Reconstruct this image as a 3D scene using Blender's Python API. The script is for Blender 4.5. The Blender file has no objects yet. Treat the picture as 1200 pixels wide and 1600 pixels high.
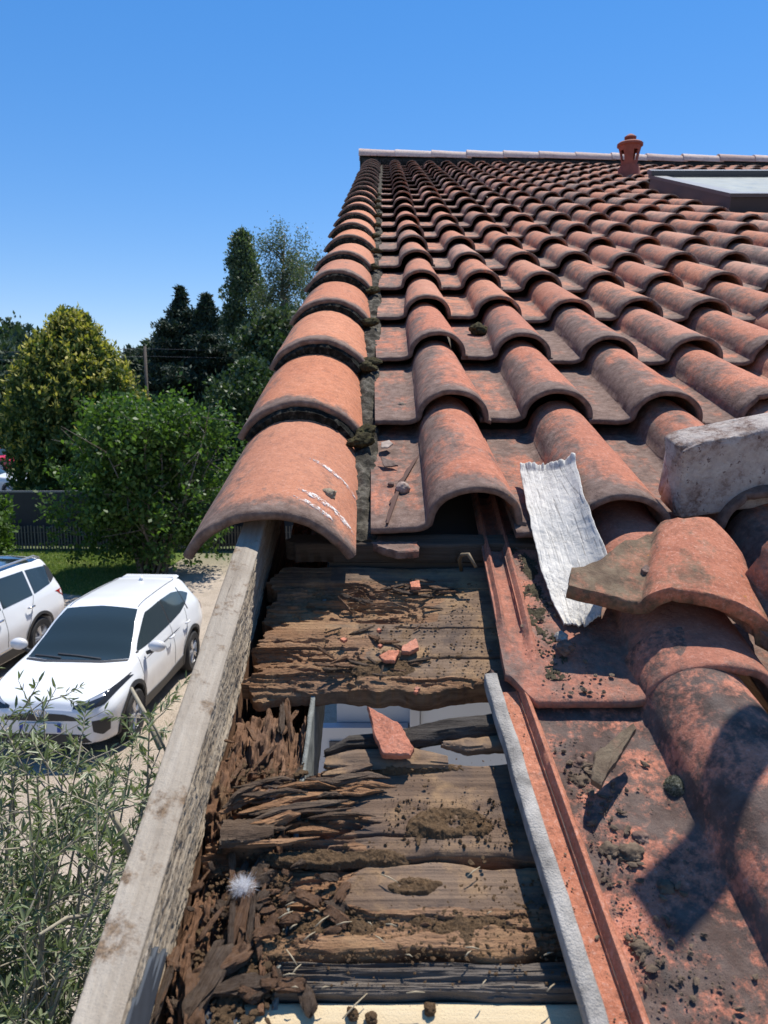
import bpy, bmesh, math, random
import numpy as np
from math import radians, sin, cos, tan, pi, sqrt, atan2
from mathutils import Vector, Matrix, Euler
from mathutils.bvhtree import BVHTree

# ------------------------------------------------------------------ camera, sky, sun, exposure
SC = bpy.context.scene
COL = SC.collection
rnd = random.Random(11)
FPX = 1202.0                      # focal length in photograph pixels (1200 x 1600)
PITCH = radians(8.52)             # camera looks down by this much
TH = radians(18.76)               # roof slope
CAMZ = 4.5                        # eye height over the parking ground
NC = 0.58                         # eye height over the roof boards, square to the slope

cam_d = bpy.data.cameras.new('camera')
cam_d.sensor_fit = 'VERTICAL'
cam_d.sensor_height = 36.0
cam_d.lens = 36.0 * FPX / 1600.0
cam_d.clip_start = 0.02
cam_d.clip_end = 3000
cam_d.dof.use_dof = True
cam_d.dof.focus_distance = 1.3
cam_d.dof.aperture_fstop = 15
cam = bpy.data.objects.new('camera', cam_d)
cam.location = (0, 0, CAMZ)
cam.rotation_euler = (radians(90) - PITCH, 0, 0)
COL.objects.link(cam)
SC.camera = cam

SUN = Vector((0.32, 0.483, 1.22)).normalized()   # direction towards the sun
sun_el = math.asin(SUN.z)
world = bpy.data.worlds.new('World')
SC.world = world
world.use_nodes = True
wn = world.node_tree
wn.nodes.clear()
sky = wn.nodes.new('ShaderNodeTexSky')
sky.sky_type = 'NISHITA'
sky.sun_disc = False
sky.sun_elevation = sun_el
sky.sun_rotation = atan2(SUN.x, SUN.y)
sky.altitude = 100
sky.air_density = 1.0
sky.dust_density = 0.0
sky.ozone_density = 4.0
bg = wn.nodes.new('ShaderNodeBackground')
bg.inputs['Strength'].default_value = 0.12
wo = wn.nodes.new('ShaderNodeOutputWorld')
hsv = wn.nodes.new('ShaderNodeHueSaturation')
hsv.inputs['Saturation'].default_value = 1.55
hsv.inputs['Value'].default_value = 1.76
gm = wn.nodes.new('ShaderNodeGamma')
gm.inputs['Gamma'].default_value = 0.62
tn = wn.nodes.new('ShaderNodeMixRGB')
tn.blend_type = 'MULTIPLY'
tn.inputs[0].default_value = 1.0
tn.inputs[2].default_value = (0.95, 0.95, 1.06, 1)
wn.links.new(sky.outputs[0], gm.inputs['Color'])
wn.links.new(gm.outputs[0], tn.inputs[1])
wn.links.new(tn.outputs[0], hsv.inputs['Color'])
wn.links.new(hsv.outputs[0], bg.inputs[0])
wn.links.new(bg.outputs[0], wo.inputs[0])

sl = bpy.data.lights.new('sun', 'SUN')
sl.energy = 5.0
sl.angle = radians(0.53)
sl.color = (1.0, 0.955, 0.88)
so = bpy.data.objects.new('sun', sl)
so.rotation_euler = SUN.to_track_quat('Z', 'Y').to_euler()
COL.objects.link(so)

SC.view_settings.view_transform = 'Standard'
SC.view_settings.look = 'None'
SC.view_settings.gamma = 1.0
SC.view_settings.exposure = 0.4
SC.view_settings.use_curve_mapping = False
SC.cycles.max_bounces = 8
SC.cycles.transparent_max_bounces = 8

# ------------------------------------------------------------------ frames and picking
sP, cP = sin(PITCH), cos(PITCH)
sT, cT = sin(TH), cos(TH)
CAM = np.array([0, 0, CAMZ])
EX = np.array([1.0, 0, 0]); ED = np.array([0, cT, sT]); EN = np.array([0, -sT, cT])

def roof(X, D, N):
    """point of the roof frame: across, up the slope, square to the boards"""
    return CAM + X * EX + D * ED + (N - NC) * EN

def ray(px, py):
    u, v = (px - 600) / FPX, (800 - py) / FPX
    return np.array([u, cP + v * sP, -sP + v * cP])

def at_roof(px, py, N):
    r = ray(px, py)
    t = (N - NC) / r.dot(EN)
    p = r * t
    return p[0], p.dot(ED)

def at_z(px, py, z=0.0):
    r = ray(px, py)
    return CAM + r * ((z - CAMZ) / r[2])

def at_y(px, py, Y):
    r = ray(px, py)
    return CAM + r * (Y / r[1])

# ------------------------------------------------------------------ noise
def _h(ix, iy, iz):
    n = (ix * 374761393 + iy * 668265263 + iz * 2147483647 + 1013904223) & 0xFFFFFFFF
    n = ((n ^ (n >> 13)) * 1274126177) & 0xFFFFFFFF
    n = ((n ^ (n >> 16)) * 2246822519) & 0xFFFFFFFF
    return ((n ^ (n >> 15)) & 0xFFFFFF) / float(0xFFFFFF)

def vnoise(x, y, z=0.0):
    x, y, z = np.broadcast_arrays(np.asarray(x, float), np.asarray(y, float), np.asarray(z, float))
    xi, yi, zi = np.floor(x), np.floor(y), np.floor(z)
    fx, fy, fz = x - xi, y - yi, z - zi
    xi, yi, zi = xi.astype(np.int64), yi.astype(np.int64), zi.astype(np.int64)
    fx, fy, fz = (f * f * (3 - 2 * f) for f in (fx, fy, fz))
    r = 0
    for a in (0, 1):
        for b in (0, 1):
            for c in (0, 1):
                w = (fx if a else 1 - fx) * (fy if b else 1 - fy) * (fz if c else 1 - fz)
                r = r + w * _h(xi + a, yi + b, zi + c)
    return r * 2 - 1

def fbm(x, y, z=0.0, o=4, g=0.5):
    s, a, t = 0, 1.0, 0
    for i in range(o):
        s = s + a * vnoise(np.asarray(x) * 2 ** i + 17.3 * i, np.asarray(y) * 2 ** i + 5.1 * i, np.asarray(z) * 2 ** i + 9.7 * i)
        t += a
        a *= g
    return s / t

def sstep(a, b, x):
    t = np.clip((x - a) / (b - a), 0, 1)
    return t * t * (3 - 2 * t)

# ------------------------------------------------------------------ mesh building
def mesh(name, V, F, mats=(), midx=None, smooth=True, sharp=None):
    V = np.asarray(V, dtype=np.float32)
    me = bpy.data.meshes.new(name)
    if isinstance(F, np.ndarray):
        n, k = F.shape
        me.vertices.add(len(V)); me.vertices.foreach_set('co', V.ravel())
        me.loops.add(n * k); me.loops.foreach_set('vertex_index', F.ravel().astype(np.int32))
        me.polygons.add(n)
        me.polygons.foreach_set('loop_start', np.arange(0, n * k, k, dtype=np.int32))
        me.update(calc_edges=True)
    else:
        me.from_pydata([tuple(map(float, v)) for v in V], [], [tuple(map(int, f)) for f in F])
        me.update()
    for m in (mats if isinstance(mats, (list, tuple)) else [mats]):
        me.materials.append(m)
    if midx is not None:
        me.polygons.foreach_set('material_index', np.asarray(midx, dtype=np.int32))
    me.polygons.foreach_set('use_smooth', np.full(len(me.polygons), smooth))
    if sharp:
        me.set_sharp_from_angle(angle=radians(sharp))
    me.validate()
    return me

class Geo:
    """collects vertices, faces and material slots of ONE mesh"""
    def __init__(self):
        self.v = []; self.f = []; self.m = []; self.n = 0
    def add(self, V, F, m=0):
        V = np.asarray(V, float)
        self.v.append(V)
        for q in F:
            self.f.append(tuple(int(i) + self.n for i in q)); self.m.append(m)
        self.n += len(V)
        return self
    def box(self, c, s, rz=0, m=0, taper=1.0, M=None):
        x, y, z = s[0] / 2, s[1] / 2, s[2] / 2
        V = np.array([[-x, -y, -z], [x, -y, -z], [x, y, -z], [-x, y, -z], [-x * taper, -y * taper, z], [x * taper, -y * taper, z], [x * taper, y * taper, z], [-x * taper, y * taper, z]])
        if rz:
            c_, s_ = cos(rz), sin(rz)
            V = V @ np.array([[c_, s_, 0], [-s_, c_, 0], [0, 0, 1]])
        if M is not None:
            V = V @ np.array(M.to_3x3()).T
        return self.add(V + np.array(c), [(3, 2, 1, 0), (4, 5, 6, 7), (0, 1, 5, 4), (1, 2, 6, 5), (2, 3, 7, 6), (3, 0, 4, 7)], m)
    def tube(self, P, R, k=8, m=0, cap=True):
        V, F = tube(P, R, k, cap)
        return self.add(V, F, m)
    def lathe(self, prof, k=24, m=0, c=(0, 0, 0), axis='z'):
        V = []; F = []
        n = len(prof)
        for i in range(k):
            a = 2 * pi * i / k
            for r, z in prof:
                p = (r * cos(a), r * sin(a), z)
                if axis == 'y': p = (p[0], p[2], p[1])
                V.append((p[0] + c[0], p[1] + c[1], p[2] + c[2]))
        for i in range(k):
            j = (i + 1) % k
            for q in range(n - 1):
                f = (i * n + q, j * n + q, j * n + q + 1, i * n + q + 1)
                F.append(f if axis == 'z' else f[::-1])
        return self.add(V, F, m)
    def mesh(self, name, mats, smooth=True, sharp=None):
        return mesh(name, np.concatenate(self.v), self.f, mats, self.m, smooth, sharp)

def tube(P, R, k=8, cap=True):
    P = [np.array(p, float) for p in P]
    V = []; F = []
    n = len(P)
    up = np.array([0.13, 0.21, 0.97])
    for i in range(n):
        t = P[min(i + 1, n - 1)] - P[max(i - 1, 0)]
        t = t / (np.linalg.norm(t) + 1e-9)
        a = np.cross(t, up)
        if np.linalg.norm(a) < 0.1: a = np.cross(t, [1, 0, 0])
        a /= np.linalg.norm(a); b = np.cross(t, a)
        r = R[i] if hasattr(R, '__len__') else R
        for j in range(k):
            q = 2 * pi * j / k
            V.append(P[i] + r * (cos(q) * a + sin(q) * b))
    for i in range(n - 1):
        for j in range(k):
            j2 = (j + 1) % k
            F.append((i * k + j, i * k + j2, (i + 1) * k + j2, (i + 1) * k + j))
    if cap:
        F.append(tuple(range(k))[::-1]); F.append(tuple((n - 1) * k + j for j in range(k)))
    return V, F

def slab(T, B):
    """closed solid between two vertex grids (rows, cols, 3): T top, B bottom"""
    a, b = T.shape[:2]
    V = np.concatenate([T.reshape(-1, 3), B.reshape(-1, 3)])
    i = np.arange(a * b).reshape(a, b); o = a * b
    q = np.stack([i[:-1, :-1], i[:-1, 1:], i[1:, 1:], i[1:, :-1]], -1).reshape(-1, 4)
    F = [q, q[:, ::-1] + o]
    for e, s in ((i[0, :], 1), (i[-1, :], -1), (i[:, 0], -1), (i[:, -1], 1)):
        w = np.stack([e[:-1], e[:-1] + o, e[1:] + o, e[1:]], -1)
        F.append(w if s == 1 else w[:, ::-1])
    return V, np.concatenate(F)

def obj(name, me, parent=None, loc=None, rot=None, label=None, cat=None, group=None, kind=None):
    if cat and not kind: kind = 'thing'
    o = bpy.data.objects.new(name, me)
    COL.objects.link(o)
    if loc is not None: o.location = tuple(float(c) for c in loc)
    if rot is not None: o.rotation_euler = rot
    if parent is not None: o.parent = parent
    if label: o['label'] = label
    if cat: o['category'] = cat
    if group: o['group'] = group
    if kind: o['kind'] = kind
    return o

def put(name, me, X, D, N, label, cat, group=None, kind=None, yaw=0, tiltx=0, tilty=0, parent=None):
    """an object lying in the roof frame"""
    M = Matrix.Rotation(TH, 3, 'X') @ Matrix.Rotation(yaw, 3, 'Z') @ Matrix.Rotation(tiltx, 3, 'X') @ Matrix.Rotation(tilty, 3, 'Y')
    return obj(name, me, parent, roof(X, D, N), M.to_euler(), label, cat, group, kind)

# ------------------------------------------------------------------ materials
class Mat:
    def __init__(self, name, rough=0.8, spec=0.5, metal=0.0):
        self.m = bpy.data.materials.new(name)
        self.m.use_nodes = True
        self.t = self.m.node_tree
        self.b = self.t.nodes['Principled BSDF']
        self.b.inputs['Roughness'].default_value = rough
        self.b.inputs['Specular IOR Level'].default_value = spec
        self.b.inputs['Metallic'].default_value = metal
    def N(self, ty, ins=None, **kw):
        n = self.t.nodes.new('ShaderNode' + ty)
        for k, v in kw.items(): setattr(n, k, v)
        for k, v in (ins or {}).items(): self.set(n.inputs[k], v)
        return n
    def set(self, s, v):
        if hasattr(v, 'links') and hasattr(v, 'node'): self.t.links.new(v, s)
        elif isinstance(v, (tuple, list)) and len(v) == 3 and s.type == 'RGBA': s.default_value = (*v, 1)
        else: s.default_value = v
    def coord(self, kind='Object'):
        return self.N('TexCoord').outputs[kind]
    def mapping(self, c, scale=(1, 1, 1), rot=(0, 0, 0)):
        return self.N('Mapping', {'Vector': c, 'Scale': scale, 'Rotation': rot}).outputs[0]
    def rand(self):
        return self.N('ObjectInfo').outputs['Random']
    def noise(self, c, scale, detail=5, rough=0.55, w=None, dist=0.0):
        n = self.N('TexNoise', {'Vector': c, 'Scale': scale, 'Detail': detail, 'Roughness': rough, 'Distortion': dist}, noise_dimensions='4D' if w is not None else '3D')
        if w is not None: self.set(n.inputs['W'], w)
        return n.outputs[0]
    def voro(self, c, scale, out='Distance', feature='F1'):
        return self.N('TexVoronoi', {'Vector': c, 'Scale': scale}, feature=feature).outputs[out]
    def ramp(self, f, stops, interp='LINEAR'):
        r = self.N('ValToRGB', {'Fac': f})
        r.color_ramp.interpolation = interp
        e = r.color_ramp.elements
        while len(e) < len(stops): e.new(0.5)
        for i, (p, c) in enumerate(stops):
            e[i].position = p
            e[i].color = (c, c, c, 1) if isinstance(c, (int, float)) else (*c, 1)
        return r.outputs[0]
    def mix(self, f, a, b, mode='MIX'):
        n = self.N('MixRGB', {'Fac': f, 'Color1': a, 'Color2': b}, blend_type=mode)
        return n.outputs[0]
    def math(self, op, a, b=0.0, c=None):
        n = self.N('Math', {0: a, 1: b}, operation=op)
        if c is not None: self.set(n.inputs[2], c)
        return n.outputs[0]
    def sep(self, v):
        return self.N('SeparateXYZ', {0: v}).outputs
    def bump(self, h, dist=0.002, strength=1.0, prev=None):
        n = self.N('Bump', {'Height': h, 'Distance': dist, 'Strength': strength})
        if prev is not None: self.set(n.inputs['Normal'], prev)
        return n.outputs[0]
    def done(self, col=None, normal=None, rough=None):
        if col is not None: self.set(self.b.inputs['Base Color'], col)
        if normal is not None: self.set(self.b.inputs['Normal'], normal)
        if rough is not None: self.set(self.b.inputs['Roughness'], rough)
        return self.m

def plain(name, col, rough=0.6, metal=0.0, spec=0.5, var=0.12, scale=8, bump=0.0):
    M = Mat(name, rough, spec, metal)
    c = M.coord()
    n = M.noise(c, scale, 4)
    k = M.ramp(n, [(0.3, 1 - var), (0.7, 1 + 0 * var)])
    col_ = M.mix(1.0, col, k, 'MULTIPLY')
    return M.done(col_, M.bump(M.noise(c, scale * 12, 4), bump) if bump else None)

def terracotta(name, a, b, grime, grey=(0.075, 0.062, 0.052), lichen=0.0, pan=0.25, scale=1.0, spots=False, flank=0.0, pale=0.4, side=(0.015, -0.055)):
    """fired clay: a, b clay tones; grime 0..1 share of grey growth"""
    M = Mat(name, 0.85, 0.25)
    c = M.coord()
    w = M.math('MULTIPLY', M.rand(), 60.0)
    r = M.rand()
    big = M.noise(c, 7 * scale, 4, 0.6, w)
    fine = M.noise(c, 60 * scale, 6, 0.65, w)
    clay = M.mix(M.ramp(big, [(0.35, 0.0), (0.65, 1.0)]), a, b)
    grit = M.noise(c, 230, 4, 0.8, w)
    clay = M.mix(M.ramp(grit, [(0.38, 0.75), (0.47, 0.0)]), clay, (0.12, 0.055, 0.04))
    clay = M.mix(M.ramp(grit, [(0.54, 0.0), (0.64, 0.6)]), clay, (0.62, 0.40, 0.32))
    clay = M.mix(0.35, clay, M.ramp(fine, [(0.3, (0.12, 0.05, 0.035)), (0.55, tuple(min(1, x * 1.1) for x in b)), (0.8, (0.62, 0.36, 0.26))]))
    # whole tiles differ: pale, orange, or sooty
    w2 = M.math('FRACT', M.math('MULTIPLY', r, 7.31))
    clay = M.mix(M.ramp(w2, [(0.0, 0.0), (0.6, 0.06), (1.0, pale)]), clay, (0.44, 0.27, 0.20))
    w3 = M.math('FRACT', M.math('MULTIPLY', r, 23.7))
    clay = M.mix(M.ramp(w3, [(0.0, 0.3), (0.5, 0.0)]), clay, (0.26, 0.10, 0.07))
    z = M.sep(c)[2]
    streak = M.noise(M.mapping(c, (34, 6, 34)), 1.0, 6, 0.7, w)
    g = M.noise(c, 13 * scale, 8, 0.72, w)
    g = M.math('ADD', M.math('ADD', M.math('MULTIPLY', g, 0.50), M.math('MULTIPLY', streak, 0.28)), M.math('MULTIPLY', M.noise(c, 110, 5, 0.8, w), 0.22))
    low = M.N('MapRange', {0: z, 1: 0.0, 2: 0.03, 3: pan, 4: 0.0}).outputs[0]
    if flank:
        fl = M.N('MapRange', {0: M.sep(c)[0], 1: side[0], 2: side[1], 3: 0.0, 4: flank}).outputs[0]
        fl = M.math('MULTIPLY', fl, M.N('MapRange', {0: M.sep(c)[0], 1: side[1] - .030, 2: side[1] - .012, 3: .62, 4: 1.0}).outputs[0])
        g = M.math('ADD', g, fl)
        lipd = M.N('MapRange', {0: M.sep(c)[1], 1: 0.07, 2: 0.0, 3: 0.0, 4: flank * 1.5}).outputs[0]
        g = M.math('ADD', g, lipd)
    gg = M.math('ADD', M.math('ADD', g, M.math('MULTIPLY', low, 0.35)), M.math('MULTIPLY', M.math('SUBTRACT', r, 0.5), 0.08))
    t = 0.72 - 0.32 * grime
    mask = M.ramp(gg, [(t - 0.045, 0.0), (t - 0.005, 0.45), (t + 0.05, 0.85)])
    gcol = M.mix(M.ramp(fine, [(0.4, 0.0), (0.7, 1.0)]), grey, tuple(x * 2.6 for x in grey))
    col = M.mix(mask, clay, gcol)
    if spots:
        v = M.math('ADD', M.math('MULTIPLY', M.noise(c, 75, 8, 0.8, w), .55), M.math('MULTIPLY', M.noise(c, 14, 4, 0.6, w), .45))
        col = M.mix(M.ramp(v, [(0.450, 0.0), (0.475, 0.5), (0.515, 0.9)]), col, M.mix(M.ramp(fine, [(.4, 0), (.7, 1)]), (0.045, 0.040, 0.035), (0.13, 0.115, 0.10)))
    if lichen:
        l = M.noise(c, 26 * scale, 6, 0.7, M.math('ADD', w, 9.0))
        col = M.mix(M.ramp(l, [(0.70 - lichen * 0.1, 0.0), (0.73 - lichen * 0.1, 0.85)]), col, (0.48, 0.20, 0.02))
    l2 = M.noise(c, 40 * scale, 5, 0.7, M.math('ADD', w, 31.0))
    col = M.mix(M.ramp(l2, [(0.73, 0.0), (0.76, 0.7)]), col, (0.42, 0.40, 0.35))
    nb = M.bump(M.noise(c, 120, 6, 0.75), 0.0022)
    nb = M.bump(grit, 0.0009, 1.0, nb)
    return M.done(col, nb)

def timber(name, tones, axis='x', grain=1.0, soil=0.0, grey=0.3, bump=0.002, fine=1.0, warm=0.0):
    """weathered wood, grain along the named axis"""
    M = Mat(name, 0.88, 0.2)
    c = M.coord()
    w = M.math('MULTIPLY', M.rand(), 40.0)
    st = {'x': (6, 130, 130), 'y': (130, 6, 130), 'z': (130, 130, 6)}[axis]
    st = tuple(x * grain for x in st)
    g1 = M.noise(M.mapping(c, st), 1.0, 7, 0.7, w, 0.4)
    g2 = M.noise(M.mapping(c, tuple(x * 3.3 for x in st)), 1.0, 4, 0.7, w)
    col = M.ramp(g1, [(0.28, tones[0]), (0.48, tones[1]), (0.72, tones[2])])
    big = M.noise(c, 9, 4, 0.6, w)
    col = M.mix(M.ramp(big, [(0.45, 0.0), (0.75, grey)]), col, (0.27, 0.245, 0.22))
    col = M.mix(M.ramp(big, [(0.3, 0.55), (0.45, 0.0)]), col, tones[0])
    warm_ = M.noise(c, 16, 5, 0.65, M.math('ADD', w, 3.0))
    col = M.mix(M.ramp(warm_, [(0.50, 0.0), (0.62, warm)]), col, (0.33, 0.205, 0.105))
    col = M.mix(M.ramp(warm_, [(0.36, warm), (0.44, 0.0)]), col, (0.075, 0.055, 0.045))
    crack = M.ramp(g2, [(0.29, 0.6), (0.35, 0.0)])
    col = M.mix(crack, col, tuple(x * 0.35 for x in tones[0]))
    if soil:
        s = M.noise(c, 22, 6, 0.7, M.math('ADD', w, 5.0))
        sc = M.ramp(M.noise(c, 420, 4, 0.7), [(0.35, (0.06, 0.034, 0.018)), (0.7, (0.26, 0.165, 0.09))])
        col = M.mix(M.ramp(s, [(0.62 - 0.25 * soil, 0.0), (0.70 - 0.25 * soil, 0.85)]), col, sc)
    nb = M.bump(g1, bump)
    nb = M.bump(g2, bump * 0.6, 1.0, nb)
    nb = M.bump(M.noise(c, 500, 4, 0.7), 0.0008 * fine, 1.0, nb)
    return M.done(col, nb)

def leaf_mat(name, cols, rough=0.5, trans=0.35, spec=0.4, tint=(1.5, 1.7, 0.6)):
    M = Mat(name, rough, spec)
    ri = M.N('NewGeometry').outputs['Random Per Island']
    n = len(cols)
    col = M.ramp(ri, [(i / max(1, n - 1), c) for i, c in enumerate(cols)])
    M.done(col)
    tr = M.N('BsdfTranslucent', {'Color': M.mix(1.0, col, tint, 'MULTIPLY')})
    ms = M.N('MixShader', {0: trans, 1: M.b.outputs[0], 2: tr.outputs[0]})
    M.t.links.new(ms.outputs[0], M.t.nodes['Material Output'].inputs[0])
    return M.m
# ------------------------------------------------------------------ ground, road, lawn
def ground_material():
    M = Mat('sandy_gravel', 0.95, 0.2)
    c = M.coord()
    a = M.noise(c, 0.6, 5, 0.6)
    b = M.noise(c, 35, 6, 0.7)
    f = M.voro(c, 60)
    col = M.ramp(a, [(0.35, (0.36, 0.285, 0.215)), (0.65, (0.50, 0.42, 0.33))])
    spot = M.noise(c, 2.6, 6, 0.7)
    col = M.mix(M.ramp(spot, [(0.50, 0.0), (0.62, 0.55)]), col, (0.20, 0.165, 0.115))
    col = M.mix(0.5, col, M.ramp(b, [(0.35, (0.25, 0.19, 0.14)), (0.6, (0.55, 0.47, 0.38)), (0.8, (0.7, 0.64, 0.55))]))
    far = M.N('MapRange', {0: M.sep(M.coord('Object'))[1], 1: 19.0, 2: 23.0, 3: 0.0, 4: 1.0}).outputs[0]
    col = M.mix(far, col, M.ramp(a, [(0.3, (0.07, 0.10, 0.035)), (0.7, (0.12, 0.14, 0.06))]))
    return M.done(col, M.bump(f, 0.01, 1.0, M.bump(b, 0.02)))

GV = [(-500, -60, 0), (500, -60, 0), (500, 900, 0), (-500, 900, 0)]
obj('ground', mesh('ground', GV, [(0, 1, 2, 3)], ground_material(), smooth=False), kind='structure', label='sandy gravel parking ground', cat='ground')
lawnM = Mat('lawn_soil', 0.95, 0.1)
_c = lawnM.coord()
_n = lawnM.noise(_c, 1.1, 5, 0.65)
lawn_mat = lawnM.done(lawnM.ramp(_n, [(0.35, (0.07, 0.115, 0.025)), (0.55, (0.13, 0.17, 0.045)), (0.72, (0.24, 0.22, 0.10))]), lawnM.bump(lawnM.noise(_c, 40, 5, 0.7), 0.03))
def flat(name, poly, z, m, **k):
    return obj(name, mesh(name, [(x, y, z) for x, y in poly], [tuple(range(len(poly)))], m, smooth=False), **k)
lp = [at_z(-420, 1000)[:2], at_z(75, 925)[:2], at_z(170, 935)[:2], at_z(235, 905)[:2], at_z(275, 880)[:2], (-5.6, 22.6), (-22, 22.6)]
flat('lawn', lp, 0.01, lawn_mat, kind='structure', label='sunlit green lawn between the cars and the fence', cat='lawn')
asph = plain('asphalt', (0.17, 0.17, 0.175), 0.9, var=0.25, scale=3, bump=0.004)
flat('road', [(-90, 31), (-14.6, 31), (-14.0, 46), (-90, 52)], 0.012, asph, kind='structure', label='grey asphalt road behind the golden conifer', cat='road')
# grass blades, the kind nobody could count
def blades(n, inside, h, seed, mats):
    rg = np.random.default_rng(seed)
    P = inside(rg, n)
    a = rg.uniform(0, 2 * pi, n); hh = h * rg.uniform(0.5, 1.3, n); w = h * 0.16
    dx, dy = np.cos(a) * w, np.sin(a) * w
    lx, ly = rg.normal(0, h * .35, n), rg.normal(0, h * .35, n)
    V = np.empty((n, 3, 3))
    V[:, 0] = np.stack([P[:, 0] - dx, P[:, 1] - dy, P[:, 2]], -1)
    V[:, 1] = np.stack([P[:, 0] + dx, P[:, 1] + dy, P[:, 2]], -1)
    V[:, 2] = np.stack([P[:, 0] + lx, P[:, 1] + ly, P[:, 2] + hh], -1)
    return mesh('grass', V.reshape(-1, 3), np.arange(n * 3).reshape(n, 3), mats)
def in_lawn(rg, n):
    P = np.empty((n, 3)); P[:, 1] = rg.uniform(15.2, 22.3, n)
    P[:, 0] = rg.uniform(-15, -6.2 + (P[:, 1] - 15) * 0.02, n); P[:, 2] = 0.01
    k = (P[:, 1] > 17.2 + 0.15 * np.sin(P[:, 0] * 3)) | (P[:, 0] < -8.6)
    return P[k][:n]
rg0 = np.random.default_rng(3)
_P = in_lawn(rg0, 60000)
def _pick(rg, n): return _P[:n]
grass_mat = leaf_mat('grass_blades', [(0.09, 0.15, 0.03), (0.14, 0.20, 0.05), (0.25, 0.25, 0.10)], 0.6, 0.3)
obj('grass', blades(len(_P), _pick, 0.06, 5, grass_mat), kind='stuff', label='short green grass on the lawn by the fence', cat='grass')

# ------------------------------------------------------------------ foliage helpers
def leaves(P, size, seed, up=0.0, out=None, aspect=0.55, jitter=0.4, droop=0.0):
    """one folded leaf quad per point; returns V, F"""
    rg = np.random.default_rng(seed)
    n = len(P)
    d = rg.normal(0, 1, (n, 3))
    if out is not None: d = d * 0.7 + out
    d[:, 2] += up - droop
    d /= np.linalg.norm(d, axis=1)[:, None] + 1e-9
    s = np.cross(d, rg.normal(0, 1, (n, 3)))
    s /= np.linalg.norm(s, axis=1)[:, None] + 1e-9
    L = size * (1 + jitter * rg.uniform(-1, 1, n))[:, None]
    W = L * aspect * 0.5
    nn = np.cross(d, s)
    V = np.empty((n, 4, 3))
    V[:, 0] = P
    V[:, 1] = P + d * L * 0.45 + s * W + nn * W * 0.25
    V[:, 2] = P + d * L
    V[:, 3] = P + d * L * 0.45 - s * W + nn * W * 0.25
    return V.reshape(-1, 3), np.arange(n * 4).reshape(n, 4)

def join(parts):
    V = []; F = []; M = []; o = 0
    for v, f, m in parts:
        V.append(v); F.append(f + o); M.append(np.full(len(f), m)); o += len(v)
    return np.concatenate(V), np.concatenate(F), np.concatenate(M)

def limbs(segs, k=6):
    g = Geo()
    for P, R in segs: g.tube(P, R, k)
    return g

bark = plain('bark', (0.11, 0.085, 0.06), 0.9, var=0.4, scale=20, bump=0.01)
bark_pale = plain('pale_bark', (0.26, 0.22, 0.17), 0.85, var=0.4, scale=20, bump=0.006)

def tree(name, x, y, label, cat, trunk_me, crown_me, group=None):
    e = obj(name, None, loc=(x, y, 0), label=label, cat=cat, group=group)
    if trunk_me: obj('trunk', trunk_me, e)
    obj('crown', crown_me, e)
    return e

def blob_crown(rx, ry, z0, z1, nclump, per, size, seed, mats, shape=None, clump_r=0.35, split=None, up=0.2, aspect=0.6, hollow=0.55):
    """many clumps of leaves over an uneven ovoid volume"""
    rg = np.random.default_rng(seed)
    parts = []
    zs = rg.uniform(0, 1, nclump)
    a = rg.uniform(0, 2 * pi, nclump)
    prof = shape(zs) if shape else np.sqrt(np.clip(1 - (2 * zs - 1) ** 2, 0, 1))
    rr = np.sqrt(rg.uniform(hollow ** 2, 1, nclump))
    lump = 1 + 0.16 * vnoise(np.cos(a) * 2.2 + seed, np.sin(a) * 2.2, zs * 5)
    C = np.stack([np.cos(a) * rx * prof * rr * lump, np.sin(a) * ry * prof * rr * lump, z0 + (z1 - z0) * zs], -1)
    for m in range(len(mats)):
        if split is None: sel = np.arange(nclump) % len(mats) == m
        else: sel = split(rg, rr, zs, m)
        Cm = C[sel]
        if not len(Cm): continue
        k = len(Cm) * per
        base = np.repeat(Cm, per, 0)
        off = rg.normal(0, 1, (k, 3)); off /= np.linalg.norm(off, axis=1)[:, None]
        off *= (rg.uniform(0, 1, k) ** 0.4 * clump_r)[:, None] * np.repeat(rg.uniform(0.6, 1.3, len(Cm)), per)[:, None]
        out = off / (clump_r + 1e-6) * 0.8
        V, F = leaves(base + off, size, seed + m * 7 + 1, up, out, aspect)
        parts.append((V, F, m))
    V, F, M = join(parts)
    return mesh('crown', V, F, mats, M)

def trunk_mesh(h, r, seed, n_limb=7, spread=1.0, mat=None):
    rr = random.Random(seed)
    segs = [([(0, 0, 0), (0.03 * h * rr.uniform(-1, 1), 0.02, h * .35), (0, 0.02 * h, h * .7), (0, 0, h)], [r, r * .75, r * .5, r * .12])]
    for i in range(n_limb):
        z = h * (0.25 + 0.6 * i / n_limb); a = i * 2.4 + rr.random()
        L = spread * (1 - 0.5 * i / n_limb)
        segs.append(([(0, 0, z), (cos(a) * L * .5, sin(a) * L * .5, z + L * .35), (cos(a) * L, sin(a) * L, z + L * .9)], [r * .4, r * .25, r * .06]))
    return limbs(segs).mesh('trunk', [mat or bark])

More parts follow.
